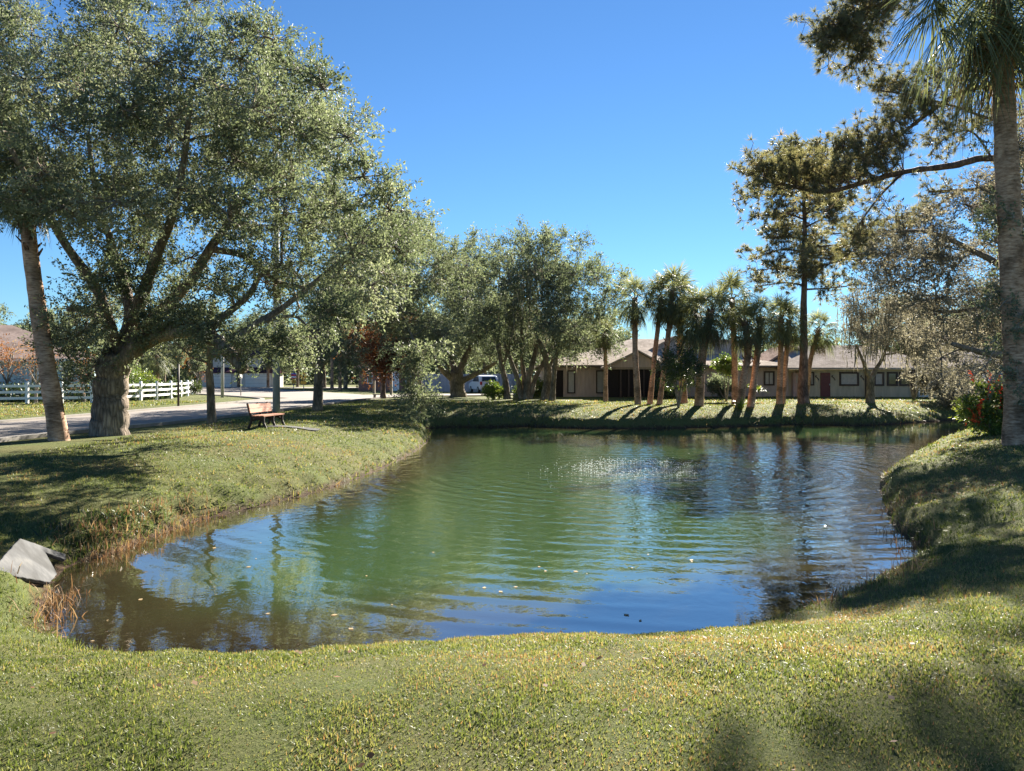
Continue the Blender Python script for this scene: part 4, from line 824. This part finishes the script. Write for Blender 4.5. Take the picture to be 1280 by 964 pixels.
shrub('grey_shrub', at(1205, 46), 1.4, 1.9, 14, .14, 'oak_moss', 'greyish shrub at the head of the pond inlet', 88, 6, low=.05)
shrub('pale_twiggy_tree', at(1142, 52), .8, 2.8, 5, .09, 'moss', 'pale twiggy small tree before the tan house windows', 89, 6, low=.45, spread=.6)
shrub('far_shrub', at(232, 66), 1.2, 1.6, 8, .14, 'shrub', 'dark shrub at the curved end of the white fence', 90, low=.1)
shrub('far_shrub', at(180, 62), 1.5, 2.0, 10, .14, 'bright', 'yellow-green shrub behind the fence right of the great oak', 91, low=.1)
def spiky(name, base, n, L_, w, mat, label, seed, up=.7, cat='plant'):
    rg = np.random.default_rng(seed); mb = MB()
    for k in range(n):
        az = rg.uniform(0, 6.28); el = np.clip(rg.normal(up, .35), .1, 1.5); l_ = L_*rg.uniform(.6, 1.1); d = np.array([math.cos(az)*math.cos(el), math.sin(az)*math.cos(el), math.sin(el)]); s_ = np.array([-math.sin(az), math.cos(az), 0])*w/2
        t_ = np.linspace(0, 1, 5)[:, None]; p = base + d*l_*t_; p[:, 2] -= .35*l_*t_[:, 0]**2.2; ww = (1-t_**2)*s_ + s_*.05; i_ = np.arange(4)
        mb.add(np.concatenate([p-ww, p+ww]), np.stack([i_, i_+1, i_+6, i_+5], 1), np.full(10, rg.uniform(.2, 1)))
    return tag(mb.build(name, M[mat], None, base), label, cat)
spiky('strap_plant', at(926, 41), 34, 1.2, .07, 'bright', 'pale strap-leaved plant between the pair of shaggy palms', 92, 1.1)
spiky('spiky_plant', at(948, 47) + (0, 0, .7), 40, .8, .09, 'bright', 'bright yellow-green spiky plant right of the shaggy palms', 93, .6)
spiky('spiky_plant', at(933, 48) + (0, 0, .9), 36, .7, .09, 'bright', 'bright yellow-green spiky plant showing between the shaggy palms', 94, .6)
# flowering clump by the right palm
b = at(1240, 23.5); b[2] = max(b[2], ZW); t = shrub('flowering_plant', b, .85, 1.35, 18, .13, 'bright', 'leafy clump with red-orange flower spikes at the water edge', 95, 7, 'plant', low=.05, dens=(8, 6, 7))
rg = np.random.default_rng(96)
for k in range(26):
    c = b + np.array([rg.normal(0, .45), rg.normal(-.2, .35), rg.uniform(.5, 1.65)]) if k > 9 else b + np.array([rg.uniform(-.9, -.6), rg.normal(-.3, .2), rg.uniform(.15, .8)])
    fl = MB(); n = 24; s_ = rg.uniform(0, .38, n)[:, None]; dr = norm(rg.normal(0, .35, 3) + (0, 0, .8)); leaf_quads(fl, c + dr*s_ + rg.normal(0, .012, (n, 3)), dr + rg.normal(0, .7, (n, 3)), .08, .5, rg.uniform(0, 1, n), rg)
    fl.build('flower_spike', M['flower'], t, b)
# dark ragged bank growth on the far side
x = rng.uniform(-3, 22, 16000); y = rng.uniform(34, 46, 16000); sd = sdist(x, y); k = (sd > 0) & (sd < .9) & (pnoise(x, y, 1.5, 20) > -.35) & (y > 33); x, y = x[k], y[k]
blades(x, y, rng.uniform(.12, .38, len(x)), rng.uniform(.03, .07, len(x)), rng.uniform(.0, .6, len(x)), .9, 1).build('bank_weeds', M['oak_moss'])
tag(bpy.data.objects['bank_weeds'], 'ragged dark weeds fringing the far bank at the waterline', 'weeds', kind='stuff')
# hedge behind the white fence
rg = np.random.default_rng(97); hb = np.array([-28, 49.5, 0.0]); lv = MB(); hp = catmull([(-36, 48.5), (-31, 48.5), (-27, 50), (-25.5, 54), (-26.3, 60)], 8)
i_ = rg.integers(0, len(hp), 6500); p = np.column_stack([hp[i_] + rg.normal(0, .4, (6500, 2)), rg.uniform(.0, 1.12, 6500)]); leaf_quads(lv, p, rg.normal(0, 1, (6500, 3)), .22, .55, rg.uniform(0, .8, 6500), rg)
tag(lv.build('hedge', M['shrub'], None, hb), 'low dark clipped hedge just behind the white rail fence', 'hedge')

# ------------------------------------------------------------------ houses
def part(name, mb, mat, t, o): return mb.build(name, M[mat], t, o)
def window(t, o, x0, x1, y, z0, z1, frame='dkbrown', pane='glass', fr=.09, mull=0, name='window'):
    """opening facing -Y: frame proud of the wall, pane as its child"""
    m = MB()
    m.box((x0, y-.07, z0), (x1, y-.003, z0+fr)); m.box((x0, y-.07, z1-fr), (x1, y-.003, z1)); m.box((x0, y-.07, z0+fr), (x0+fr, y-.003, z1-fr)); m.box((x1-fr, y-.07, z0+fr), (x1, y-.003, z1-fr))
    for k in range(mull): c = x0 + (x1-x0)*(k+1)/(mull+1); m.box((c-.025, y-.06, z0+fr), (c+.025, y-.025, z1-fr))
    f = part(name, m, frame, t, o); g = MB(); g.box((x0+fr, y-.022, z0+fr), (x1-fr, y-.004, z1-fr)); part('pane', g, pane, f, o); return f
def wx_(px, d): return (px-HX)*d/FPX
def wz_(py, d): return EYE + (HY-py)*d/FPX
# brown house
d = 57.0; o = np.array([wx_(835, d), d, .05]); t = thing('brown_house', o, 'low brown house with grey shingle roof and screened porch behind the palms', 'house')
xL, xP0, xP1, xR = wx_(680, d), wx_(757, d), wx_(829, d), wx_(986, d); ze = wz_(458, d)
m = MB(); m.box((xL, d, -.3), (xP0, d+11, ze)); m.box((xP1, d, -.3), (xR, d+9, ze)); m.box((xP0, d+2.2, -.3), (xP1, d+11, ze)); part('wall', m, 'siding_brown', t, o)
def hip(m, x0, x1, y0, y1, z0, z1, hl, hr, ov=.45, th=.14):
    x0 -= ov; x1 += ov; y0 -= ov; y1 += ov; ym = (y0+y1)/2
    v = [(x0,y0,z0),(x1,y0,z0),(x1,y1,z0),(x0,y1,z0),(x0+hl,ym,z1),(x1-hr,ym,z1)]; v += [(a, b_, c-th) for a, b_, c in v]
    m.add(v, [np.array([(0,1,5,4),(2,3,4,5),(6,10,11,7),(8,11,10,9),(0,6,7,1),(1,7,8,2),(2,8,9,3),(3,9,6,0)]), np.array([(1,2,5),(3,0,4),(7,11,8),(9,10,6)])])
m = MB(); hip(m, xL, wx_(850, d), d, d+21, ze+.1, wz_(424, 68), 8.6, .5); part('roof', m, 'roof_grey', t, o)
m = MB(); hip(m, wx_(826, d), xR, d-.02, d+12.6, ze+.06, wz_(441, 63.3), .3, 4.6); part('roof', m, 'roof_grey', t, o)
# porch gable
yp = d-1.4; xm = wx_(797, yp); zg = wz_(440, yp); m = MB(); z0 = wz_(459, yp); x0, x1 = wx_(758, yp), wx_(832, yp)
m.prism([(x0,yp,z0),(x1,yp,z0),(xm,yp,zg)], (0, .12, 0)); part('gable', m, 'siding_brown', t, o)
m = MB(); th = .12
for a, b_ in ((x0-.35, xm), (x1+.35, xm)):
    zz = z0 - (zg-z0)*.35/(xm-x0); m.prism([(a, yp-.25, zz+.03), (b_, yp-.25, zg+.03), (b_, yp-.25, zg+.03+th), (a, yp-.25, zz+.03+th)], (0, 8, 0))
part('porch_roof', m, 'roof_grey', t, o)
m = MB(); m.box((x0, yp-.03, z0-.16), (x1, yp+.15, z0-.003)); part('fascia', m, 'wood_post', t, o)
for px in (759, 776, 786, 805, 829): m = MB(); c = wx_(px, yp); m.box((c-.06, yp+.01, -.2), (c+.06, yp+.13, z0-.17)); part('porch_post', m, 'dkbrown', t, o)
m = MB(); m.box((x0+.1, yp+.16, -.2), (x1-.1, yp+.19, z0-.17)); part('porch_screen', m, 'screen', t, o)
# clerestory
dc = 62.6; xa, xb, xc = wx_(806, dc), wx_(842, dc), wx_(940, dc); zb_, zt_, zr = wz_(446, dc), wz_(423, dc), wz_(430, dc)
m = MB(); m.prism([(xa,dc,zb_-.6),(xc,dc,zb_-.6),(xc,dc,zr),(xb,dc,zt_),(xa,dc,zb_+.2)], (0, 6, 0)); part('upper_wall', m, 'siding_grey', t, o)
m = MB(); m.prism([(xb,dc-.35,zt_+.02),(xc+.3,dc-.35,zr-.0),(xc+.3,dc-.35,zr+.16),(xb,dc-.35,zt_+.18)], (0, 6.6, 0)); m.prism([(xa-.3,dc-.35,zb_+.1),(xb,dc-.35,zt_+.02),(xb,dc-.35,zt_+.18),(xa-.3,dc-.35,zb_+.26)], (0, 6.6, 0)); part('upper_roof', m, 'roof_grey', t, o)
window(t, o, wx_(709, d), wx_(719, d), d, .35, wz_(463, d), 'dkbrown', 'blind'); window(t, o, wx_(745, d), wx_(756, d), d, .35, wz_(463, d), 'dkbrown', 'blind')
m = MB(); m.box((wx_(691, d), d-.05, .02), (wx_(704, d), d-.004, wz_(463, d))); dr = part('door', m, 'screen', t, o)
window(t, o, wx_(954.5, d), wx_(968, d), d, wz_(482, d), wz_(464, d), 'dkbrown', 'blind', .12, 1)
m = MB(); m.box((xL-.4, d-.5, ze-.08), (xP0-.4, d-.46, ze+.02)); part('gutter', m, 'dkbrown', t, o); m = MB(); m.box((xP1+.5, d-.5, ze-.10), (xR+.4, d-.46, ze-.02)); part('gutter', m, 'dkbrown', t, o)
# tan house
d = 56.5; o = np.array([wx_(1080, d), d, .05]); t = thing('tan_house', o, 'low olive tan house with maroon door and dark-framed windows, right of the pine', 'house')
x0, x1 = wx_(988, d), wx_(1176, d); ze = wz_(462.5, d); m = MB(); m.box((x0, d+.6, -.3), (x1, d+10, ze)); m.box((wx_(1030, d)-1.8, d, -.3), (wx_(1142, d), d+.6, ze)); part('wall', m, 'siding_tan', t, o)
m = MB(); hip(m, x0-.4, x1+1, d, d+11, ze+.16, wz_(432, 62.5), 3.5, 5.0, .5); part('roof', m, 'roof_grey', t, o)
m = MB(); dg = 60.5; m.prism([(wx_(958,dg),dg,wz_(458,dg)),(wx_(1045,dg),dg,wz_(458,dg)),(wx_(990,dg),dg,wz_(436,dg))], (0, 5, 0)); part('gable', m, 'siding_tan', t, o)
m = MB(); e0, e1, e2 = np.array([wx_(955,dg),dg-.2,wz_(457,dg)]), np.array([wx_(1048,dg),dg-.2,wz_(457,dg)]), np.array([wx_(990,dg),dg-.2,wz_(434.5,dg)])
m.prism([e0, e2, e2+(0,0,.16), e0+(0,0,.16)], (0, 5.4, 0)); m.prism([e2, e1, e1+(0,0,.16), e2+(0,0,.16)], (0, 5.4, 0)); part('gable_roof', m, 'roof_brown', t, o)
m = MB(); m.box((wx_(1025.5,d), d-.06, .03), (wx_(1037.5,d), d-.004, wz_(466,d))); dr = part('door', m, 'maroon', t, o); h = MB(); h.box((wx_(1036,d), d-.12, .95), (wx_(1036,d)+.06, d-.063, 1.08)); part('handle', h, 'steel', dr, o)
for a, b_, q in ((1049, 1073.5, 1), (1092, 1105, 1), (1108.5, 1122, 0), (1124, 1140, 0)): window(t, o, wx_(a,d), wx_(b_,d), d, wz_(482.5,d), wz_(465,d), 'dkbrown', 'blind' if q else 'glass', .13, 0)
for px in (1083, 1141.5): m = MB(); c = wx_(px, d); m.box((c-.1, d-.14, -.2), (c+.1, d-.004, ze+.05)); part('corner_post', m, 'dkbrown', t, o)
for px in (1020.5, 1041, 1077):                                           # little scroll ornaments on the wall
    m = MB(); c = np.array([wx_(px, d), d-.04, 1.55]); a = np.linspace(0, 4.6, 14); m.tube(np.stack([c[0]+.16*np.cos(a)*(1-a/7), np.full(14, c[1]), c[2]+.45*(a/4.6-.5)+.08*np.sin(a)], 1), .03, 5); part('wall_ornament', m, 'dkbrown', t, o)
m = MB(); m.box((wx_(993,d), d+.2, -.2), (wx_(1001.5,d), d+.597, wz_(466,d))); part('bay', m, 'pink', t, o); window(t, o, wx_(994.5,d), wx_(1000,d), d+.2, wz_(480,d), wz_(467.5,d), 'pink', 'blind', .1)
window(t, o, wx_(1012,d), wx_(1017.5,d), d, wz_(482,d), wz_(465,d), 'dkbrown', 'blind', .1)
window(t, o, wx_(1153,d), wx_(1165,d), d+.6, .1, wz_(465,d), 'white', 'glass', .1, 1, 'patio_door')
m = MB(); c = wx_(1167, d-1.2); m.box((c-.18, d-1.3, -.2), (c+.18, d-1.0, ze)); part('porch_pillar', m, 'siding_tan', t, o)
# grey wall house at far right
d = 64.0; o = np.array([wx_(1240, d), d, .05]); t = thing('grey_house', o, 'shaded grey house wall glimpsed past the mossy shrubs at right', 'house'); m = MB(); m.box((wx_(1205,d), d, -.3), (wx_(1330,d), d+8, 2.5)); part('wall', m, 'siding_grey', t, o)
m = MB(); hip(m, wx_(1205,d), wx_(1330,d), d, d+8, 2.6, 4.2, 3, 3); part('roof', m, 'roof_grey', t, o)
m = MB(); m.box((wx_(1225,d), d-.5, .62), (wx_(1262,d), d-.4, .72)); part('railing', m, 'wood_post', t, o)
# blue house, turned to follow the street
d = 54.0; ang = R(28); o = np.array([wx_(118, d), d, 0]); ze = wz_(451, d)
t = thing('blue_house', o, 'pale blue house with brown hip roof behind the white fence', 'house', rz=ang)
def wr(px): k = (px-HX)/FPX; return o[0] - (o[0]-k*d)/(math.cos(ang)-k*math.sin(ang))       # distance along the turned front
x0, x1 = o[0]-24, o[0]
m = MB(); m.box((x0, d, -.2), (x1, d+12, ze)); part('wall', m, 'blue', t, o)
m = MB(); hip(m, x0, x1, d, d+12, ze+.12, 5.4, 6, 6, .6); part('roof', m, 'roof_brown', t, o)
m = MB(); m.box((x0-.6, d-.68, ze-.10), (x1+.6, d-.61, ze+.13)); part('fascia', m, 'white', t, o)
for a, b_ in ((37, 49), (76.5, 91)):
    f = window(t, o, wr(a), wr(b_), d, wz_(480,d), wz_(456,d), 'white', 'glass', .12, 1); m = MB(); m.box((wr(a)+.12, d-.058, wz_(468,d)-.03), (wr(b_)-.12, d-.024, wz_(468,d)+.03)); part('glazing_bar', m, 'white', f, o)
# garage blocks
for a, b_, lab in ((252, 296, 'pale garage block with plum roof, left of the gap'), (300, 345, 'pale garage block with plum roof, right of the gap')):
    d = 112.0; o = np.array([wx_((a+b_)/2, d), d, 0]); t = thing('garage', o, lab, 'garage', 'pale garages at the road end'); x0, x1 = wx_(a,d), wx_(b_,d); ze = wz_(466,d)
    m = MB(); m.box((x0, d, -.2), (x1, d+3.6, ze)); part('wall', m, 'cream', t, o); m = MB(); hip(m, x0, x1, d, d+3.6, ze+.1, wz_(457,d), 1.2, 1.2, .4); part('roof', m, 'roof_purple', t, o)
    m = MB(); m.box((x0+.8, d-.06, .02), (x1-.8, d-.004, 2.05)); g = part('garage_door', m, 'white', t, o); m = MB()
    for zz in (.55, 1.05, 1.55): m.box((x0+.85, d-.075, zz), (x1-.85, d-.062, zz+.03))
    part('panel_groove', m, 'steel', g, o)
    m = MB(); m.box((x0+.5, d+1.2, ze), (x1-.9, d+3.2, ze+2.4)); part('upper_storey', m, 'cream', t, o); m = MB(); hip(m, x0+.5, x1-.9, d+1.2, d+3.2, ze+2.45, ze+3.3, .9, .9, .3); part('roof', m, 'roof_purple', t, o)
# small brick house at the bend
d = 84.0; o = np.array([wx_(480, d), d, 0]); t = thing('brick_house', o, 'low reddish brick house with pale blue door behind the rusty tree', 'house'); x0, x1 = wx_(448,d), wx_(521,d)
m = MB(); m.box((x0, d, -.2), (x1, d+8, 2.5)); part('wall', m, 'brick', t, o); m = MB(); hip(m, x0, x1, d, d+8, 2.6, 4.4, 3, 3); part('roof', m, 'roof_brown', t, o)
m = MB(); m.box((wx_(491,d), d-.05, .02), (wx_(499,d), d-.004, 2.15)); part('door', m, 'sign_white', t, o); window(t, o, wx_(459,d), wx_(466,d), d, .8, 2.0, 'white'); window(t, o, wx_(507,d), wx_(514,d), d, .8, 2.0, 'white')

# ------------------------------------------------------------------ fences, posts, signs
fence_px = [(-90,506),(-48,505.8),(-8,505.5),(34,505),(77,504.5),(115,504),(147,503),(176,501.3),(196,500),(213.5,498.5),(226,496.8),(234.5,495.2),(240.5,493.3)]
fpts = [np.array([*on_plane(a, b_, 0), 0]) for a, b_ in fence_px]
o = fpts[4]; t = thing('rail_fence', o, 'white three-rail fence curving along the grass beyond the road', 'fence')
for k, p in enumerate(fpts):
    m = MB(); m.box((p[0]-.075, p[1]-.075, -.1), (p[0]+.075, p[1]+.075, 1.25)); m.add([(p[0]-.09,p[1]-.09,1.253),(p[0]+.09,p[1]-.09,1.253),(p[0]+.09,p[1]+.09,1.253),(p[0]-.09,p[1]+.09,1.253),(p[0],p[1],1.32)], [np.array([(0,1,4),(1,2,4),(2,3,4),(3,0,4)]), np.array([(3,2,1,0)])]); part('post', m, 'white', t, o)
    if k:
        a = fpts[k-1]; v = p-a; n_ = norm(np.array([v[1], -v[0], 0]))*.025; a2, p2 = a+norm(v)*.078, p-norm(v)*.078
        for z_ in (.26, .62, .98): m = MB(); m.prism([a2-n_+(0,0,z_), a2+n_+(0,0,z_), a2+n_+(0,0,z_+.15), a2-n_+(0,0,z_+.15)], p2-a2); part('rail', m, 'white', t, o)
d = 80.0; o = np.array([wx_(590, d), d, 0]); t = thing('board_fence', o, 'grey upright board fence behind the white car and broad oak', 'fence'); m = MB(); m.box((wx_(526,d), d, -.1), (wx_(664,d), d+.05, 1.85)); part('boards', m, 'wood_grey', t, o)
for px in np.linspace(530, 660, 8): m = MB(); c = wx_(px, d); m.box((c-.06, d-.06, -.1), (c+.06, d-.004, 1.95)); part('post', m, 'wood_grey', t, o)
b = hit(345.5, 516); d = b[1]; t = thing('utility_pole', b, 'tall round concrete pole standing right behind the bench', 'pole'); m = MB(); m.tube([b-(0,0,.2), b+(0,0,3), W(345.5, 175, d)], [.165, .15, .11], 16); m.build('shaft', M['pole'], t, b, True)
m = MB(); m.tube([W(345.5, 172, d), W(345.5, 172, d)+(0,0,.08)], [.13, .12], 12); m.build('cap', M['steel'], t, b)
def pole(name, px, d, ytop, r_, mat, label, cat='pole'):
    b = at(px, d); t = thing(name, b, label, cat); m = MB(); zt = wz_(ytop, d); m.tube([b-(0,0,.2), b+(0,0,zt*.5), (b[0], b[1], zt)], [r_, r_*.95, r_*.85], 10); m.build('shaft', M[mat], t, b, True); return t, b, zt
t, b, zt = pole('marker_post', 223, 39.5, 456, .055, 'brownpost', 'thin dark brown post on the grass before the white fence'); m = MB(); m.tube([(b[0], b[1], zt), (b[0], b[1], zt+.05)], [.07, .03], 8); m.build('cap', M['brownpost'], t, b)
t, b, zt = pole('light_pole', 278, 58.5, 420, .12, 'pole', 'pale straight pole on the verge, just right of the slim young tree'); m = MB(); m.tube([(b[0], b[1], zt), (b[0]+.1, b[1], zt+.25), (b[0]+.9, b[1], zt+.35)], .05, 8); m.box((b[0]+.8, b[1]-.14, zt+.28), (b[0]+1.4, b[1]+.14, zt+.42)); m.build('lamp_arm', M['steel'], t, b)
t, b, zt = pole('sign_post', 301, 63, 463, .04, 'steel', 'thin grey sign post seen edge-on at the tip of the verge', 'sign'); m = MB(); m.box((b[0]-.03, b[1]-.3, zt-.65), (b[0]+.03, b[1]+.3, zt-.02)); m.build('panel', M['steel'], t, b)
pole_y = shrub('verge_tree', at(250, 72), 1.0, 4.2, 10, .16, 'oak_far', 'small thin tree on the verge before the garages', 98, 1, 'tree', low=.5, stem_mat='bark_mid', spread=.05)
# road signs
d = 92.0; b = at(367, d); t = thing('road_sign', b, 'red and white road sign above a small orange diamond', 'sign'); m = MB(); m.tube([b-(0,0,.1), (b[0], b[1], wz_(464, d))], .05, 8); m.build('post', M['steel'], t, b)
m = MB(); x0, x1 = wx_(364.2, d), wx_(370.6, d); m.box((x0, d-.12, wz_(473.6,d)), (x1, d-.09, wz_(466.6,d))); f = m.build('sign_panel', M['red'], t, b)
m = MB(); m.box((x0, d-.127, wz_(472,d)), (x1, d-.123, wz_(470.4,d))); m.build('white_band', M['sign_white'], f, b); m = MB(); m.box((x0, d-.127, wz_(468,d)), (x1, d-.123, wz_(466.6,d))); m.build('blue_band', M['sign_blue'], f, b)
c = np.array([wx_(367.2, d), d-.09, wz_(476.6, d)]); r_ = .3; m = MB(); m.prism([c+(0,0,r_), c+(-r_,0,0), c+(0,0,-r_), c+(r_,0,0)], (0, -.03, 0)); f = m.build('diamond_panel', M['orange_sign'], t, b); m = MB(); m.box((c[0]-.04, c[1]-.037, c[2]-.1), (c[0]+.04, c[1]-.033, c[2]+.12)); m.build('black_mark', M['black'], f, b)
d = 86.0; b = at(379.6, d); t = thing('warning_sign', b, 'orange-yellow diamond warning sign on its own post', 'sign'); m = MB(); m.tube([b-(0,0,.1), (b[0], b[1], wz_(466, d))], .05, 8); m.build('post', M['steel'], t, b)
c = np.array([b[0], d-.06, wz_(470.2, d)]); r_ = .48; m = MB(); m.prism([c+(0,0,r_), c+(-r_,0,0), c+(0,0,-r_), c+(r_,0,0)], (0, -.03, 0)); f = m.build('diamond_panel', M['orange_sign'], t, b)
m = MB(); k = c+(0,-.033,0); m.box((k[0]-.05, k[1]-.004, k[2]-.22), (k[0]+.05, k[1], k[2]+.08)); m.prism([k+(-.14,0,.08), k+(.14,0,.08), k+(0,0,.26)], (0, -.004, 0)); m.build('black_arrow', M['black'], f, b)
m = MB(); m.box((c[0]-.3, c[1]-.03, c[2]-.92), (c[0]+.3, c[1], c[2]-.52)); m.build('lower_panel', M['orange_sign'], t, b)
# stub post with crossbar, pale posts
d = 56.0; b = at(468.5, d); t = thing('stub_post', b, 'low wooden stub post with short crossbar beside the rusty tree trunk', 'post'); m = MB(); m.box((b[0]-.09, b[1]-.09, -.1), (b[0]+.09, b[1]+.09, .26)); m.build('post', M['wood_post'], t, b); m = MB(); m.box((b[0]-.15, b[1]-.07, .263), (b[0]+.55, b[1]+.07, .33)); m.build('crossbar', M['wood_post'], t, b)
for px, d, yt, lab in ((467.5, 72, 477, 'short pale post left of the rusty tree'), (489, 70, 461, 'tall pale post right of the rusty tree, before the brick house')):
    b = at(px, d); t = thing('pale_post', b, lab, 'post'); m = MB(); m.box((b[0]-.11, b[1]-.11, -.1), (b[0]+.11, b[1]+.11, wz_(yt, d))); m.build('shaft', M['wood_post'], t, b); m = MB(); m.box((b[0]-.14, b[1]-.14, wz_(yt, d)+.003), (b[0]+.14, b[1]+.14, wz_(yt, d)+.06)); m.build('cap', M['wood_post'], t, b)

# ------------------------------------------------------------------ bench
bb = hit(322, 536); rz = -R(8); t = thing('park_bench', bb, 'park bench with reddish plank seat and back on dark frames', 'bench', rz=rz); t.scale = (.88, .88, .88)   # local +X faces the pond, +Y runs along
bl = 1.55
def bx(name, mat, boxes, par=t):
    m = MB()
    for a, b_ in boxes: m.box(a, b_)
    return m.build(name, M[mat], par)
bx('seat', 'plank', [((-.18+k*.155, -.08, .43), (-.04+k*.155, bl+.08, .475)) for k in range(3)])
m = MB()
for k in range(2): zb = .56 + k*.16; m.prism([(-.275-k*.035, -.08, zb), (-.23-k*.035, -.08, zb), (-.265-k*.035, -.08, zb+.145), (-.31-k*.035, -.08, zb+.145)], (0, bl+.16, 0))
bk = m.build('backrest', M['plank'], t)
rg = np.random.default_rng(5); m = MB()                                        # row of small dark marks on the lower back plank
for k in range(9): y_ = .25+k*.125; m.prism([(-.243, y_, .60), (-.243, y_+.05+.03*(k % 2), .60), (-.278, y_+.06, .69), (-.278, y_+.01, .69)], (.004, 0, 0))
m.build('backrest_marks', M['dkbrown'], bk)
for y_ in (.02, bl/2, bl-.02):
    m = MB()
    m.tube([(-.36, y_, .0), (-.26, y_, .22), (-.235, y_, .40), (-.325, y_, .62), (-.40, y_, .90)], [.05, .045, .05, .045, .04], 8)
    m.tube([(.30, y_, .0), (.22, y_, .2), (.20, y_, .36), (.22, y_, .425)], [.05, .042, .045, .04], 8)
    m.box((-.22, y_-.035, .36), (.26, y_+.035, .425)); m.tube([(-.2, y_, .28), (0, y_, .36), (.2, y_, .28)], [.03, .04, .03], 6)
    m.build('leg_frame', M['bench_iron'], t)
m = MB(); c = bb + np.array([.9, .5, 0]); n_ = 8; gg = [(c[0]+a, c[1]+b_) for a in np.linspace(-.7, .9, n_) for b_ in np.linspace(-.25, .35, 4)]; z_ = gheight([q[0] for q in gg], [q[1] for q in gg]) + .03
i = np.arange(n_-1)[:, None]*4 + np.arange(3)[None]; m.add(np.column_stack([np.array(gg), z_]), np.stack([i, i+4, i+5, i+1], -1).reshape(-1, 4)); tag(m.build('path', M['concrete']), kind='structure')

# ------------------------------------------------------------------ concrete flume slab
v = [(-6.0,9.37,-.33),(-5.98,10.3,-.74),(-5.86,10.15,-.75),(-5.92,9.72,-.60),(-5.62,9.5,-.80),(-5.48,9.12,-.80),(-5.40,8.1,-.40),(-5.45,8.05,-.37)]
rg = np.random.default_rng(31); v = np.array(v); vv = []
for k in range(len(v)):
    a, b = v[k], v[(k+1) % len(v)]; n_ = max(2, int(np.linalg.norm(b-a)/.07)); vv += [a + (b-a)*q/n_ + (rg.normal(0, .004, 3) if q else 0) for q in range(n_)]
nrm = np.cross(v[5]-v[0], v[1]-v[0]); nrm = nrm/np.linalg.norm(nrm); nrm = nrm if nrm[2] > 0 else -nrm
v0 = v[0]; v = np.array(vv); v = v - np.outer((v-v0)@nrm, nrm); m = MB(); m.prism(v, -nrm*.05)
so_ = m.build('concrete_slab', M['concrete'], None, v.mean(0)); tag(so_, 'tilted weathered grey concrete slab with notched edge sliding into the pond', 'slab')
mo = so_.modifiers.new('edge', 'BEVEL'); mo.width = .01; mo.segments = 2

# ------------------------------------------------------------------ fountain and car
fo = np.array([FX, FY, ZW]); t = thing('fountain', fo, 'low bubbling fountain throwing sparkling droplets in the pond middle', 'fountain')
m = MB(); m.tube([fo-(0,0,.25), fo-(0,0,.03), fo+(0,0,.01)], [.10, .10, .03], 12); m.build('nozzle', M['tyre'], t, fo)
rg = np.random.default_rng(99); m = MB(); n = 1000; r_ = 1.25*np.sqrt(rg.uniform(.01, 1, n)); r_ = np.where(rg.uniform(0, 1, n) < .35, np.abs(rg.normal(1.15, .4, n)), r_); az = rg.uniform(0, 6.28, n)
c = np.column_stack([FX + r_*np.cos(az)*1.45, FY + r_*np.sin(az)*1.6, ZW + .01 + np.abs(rg.normal(0, .07, n))*np.exp(-r_*.5)]); s_ = rg.uniform(.005, .011, n)[:, None]
oc = np.array([(1,0,0),(-1,0,0),(0,1,0),(0,-1,0),(0,0,1),(0,0,-1)], float); vv = (c[:, None] + oc[None]*s_[:, :, None]*np.array([1.6, 1, 1])).reshape(-1, 3)
fo_ = np.array([(0,2,4),(2,1,4),(1,3,4),(3,0,4),(2,0,5),(1,2,5),(3,1,5),(0,3,5)]); m.add(vv, (fo_[None] + np.arange(n)[:, None, None]*6).reshape(-1, 3))
sp = m.build('spray', M['foam'], t, fo); sp['kind'] = 'stuff'
# parked car: local +Y forward
cb = at(604, 74); t = thing('parked_car', cb, 'white parked car seen from behind, before the grey board fence', 'car', rz=R(17))
prof = [(-2.2,.35),(-2.25,.8),(-2.15,1.15),(-1.85,1.62),(-1.2,1.72),(.2,1.68),(1.0,1.12),(2.1,.98),(2.25,.7),(2.2,.35)]
m = MB(); m.prism([(-.88, a, b_) for a, b_ in prof], (1.76, 0, 0)); cbody = m.build('body', M['car'], t); mo = cbody.modifiers.new('edge', 'BEVEL'); mo.width = .08; mo.segments = 3
m = MB(); m.prism([(-.70,-2.2,1.16),(.70,-2.2,1.16),(.62,-1.93,1.56),(-.62,-1.93,1.56)], (0, -.03, 0)); m.build('rear_window', M['glass'], t)
for s_ in (-1, 1):
    m = MB(); m.prism([(s_*.885,-1.75,1.12),(s_*.885,.65,1.12),(s_*.885,.1,1.58),(s_*.885,-1.5,1.58)], (s_*.01, 0, 0)); m.build('side_window', M['glass'], t)
    m = MB(); m.box((s_*.80-.09, -2.29, .82), (s_*.80+.09, -2.15, 1.12)); m.build('tail_lamp', M['tail'], t)
    for y_ in (-1.4, 1.4):
        m = MB(); m.tube([(s_*.72, y_, .33), (s_*.91, y_, .33)], .33, 18); w_ = m.build('wheel', M['tyre'], t); m = MB(); m.tube([(s_*.90, y_, .33), (s_*.925, y_, .33)], .2, 12); m.build('rim', M['steel'], w_)
m = MB(); m.box((-.28, -2.285, .62), (.28, -2.25, .76)); m.build('number_plate', M['blind'], t)
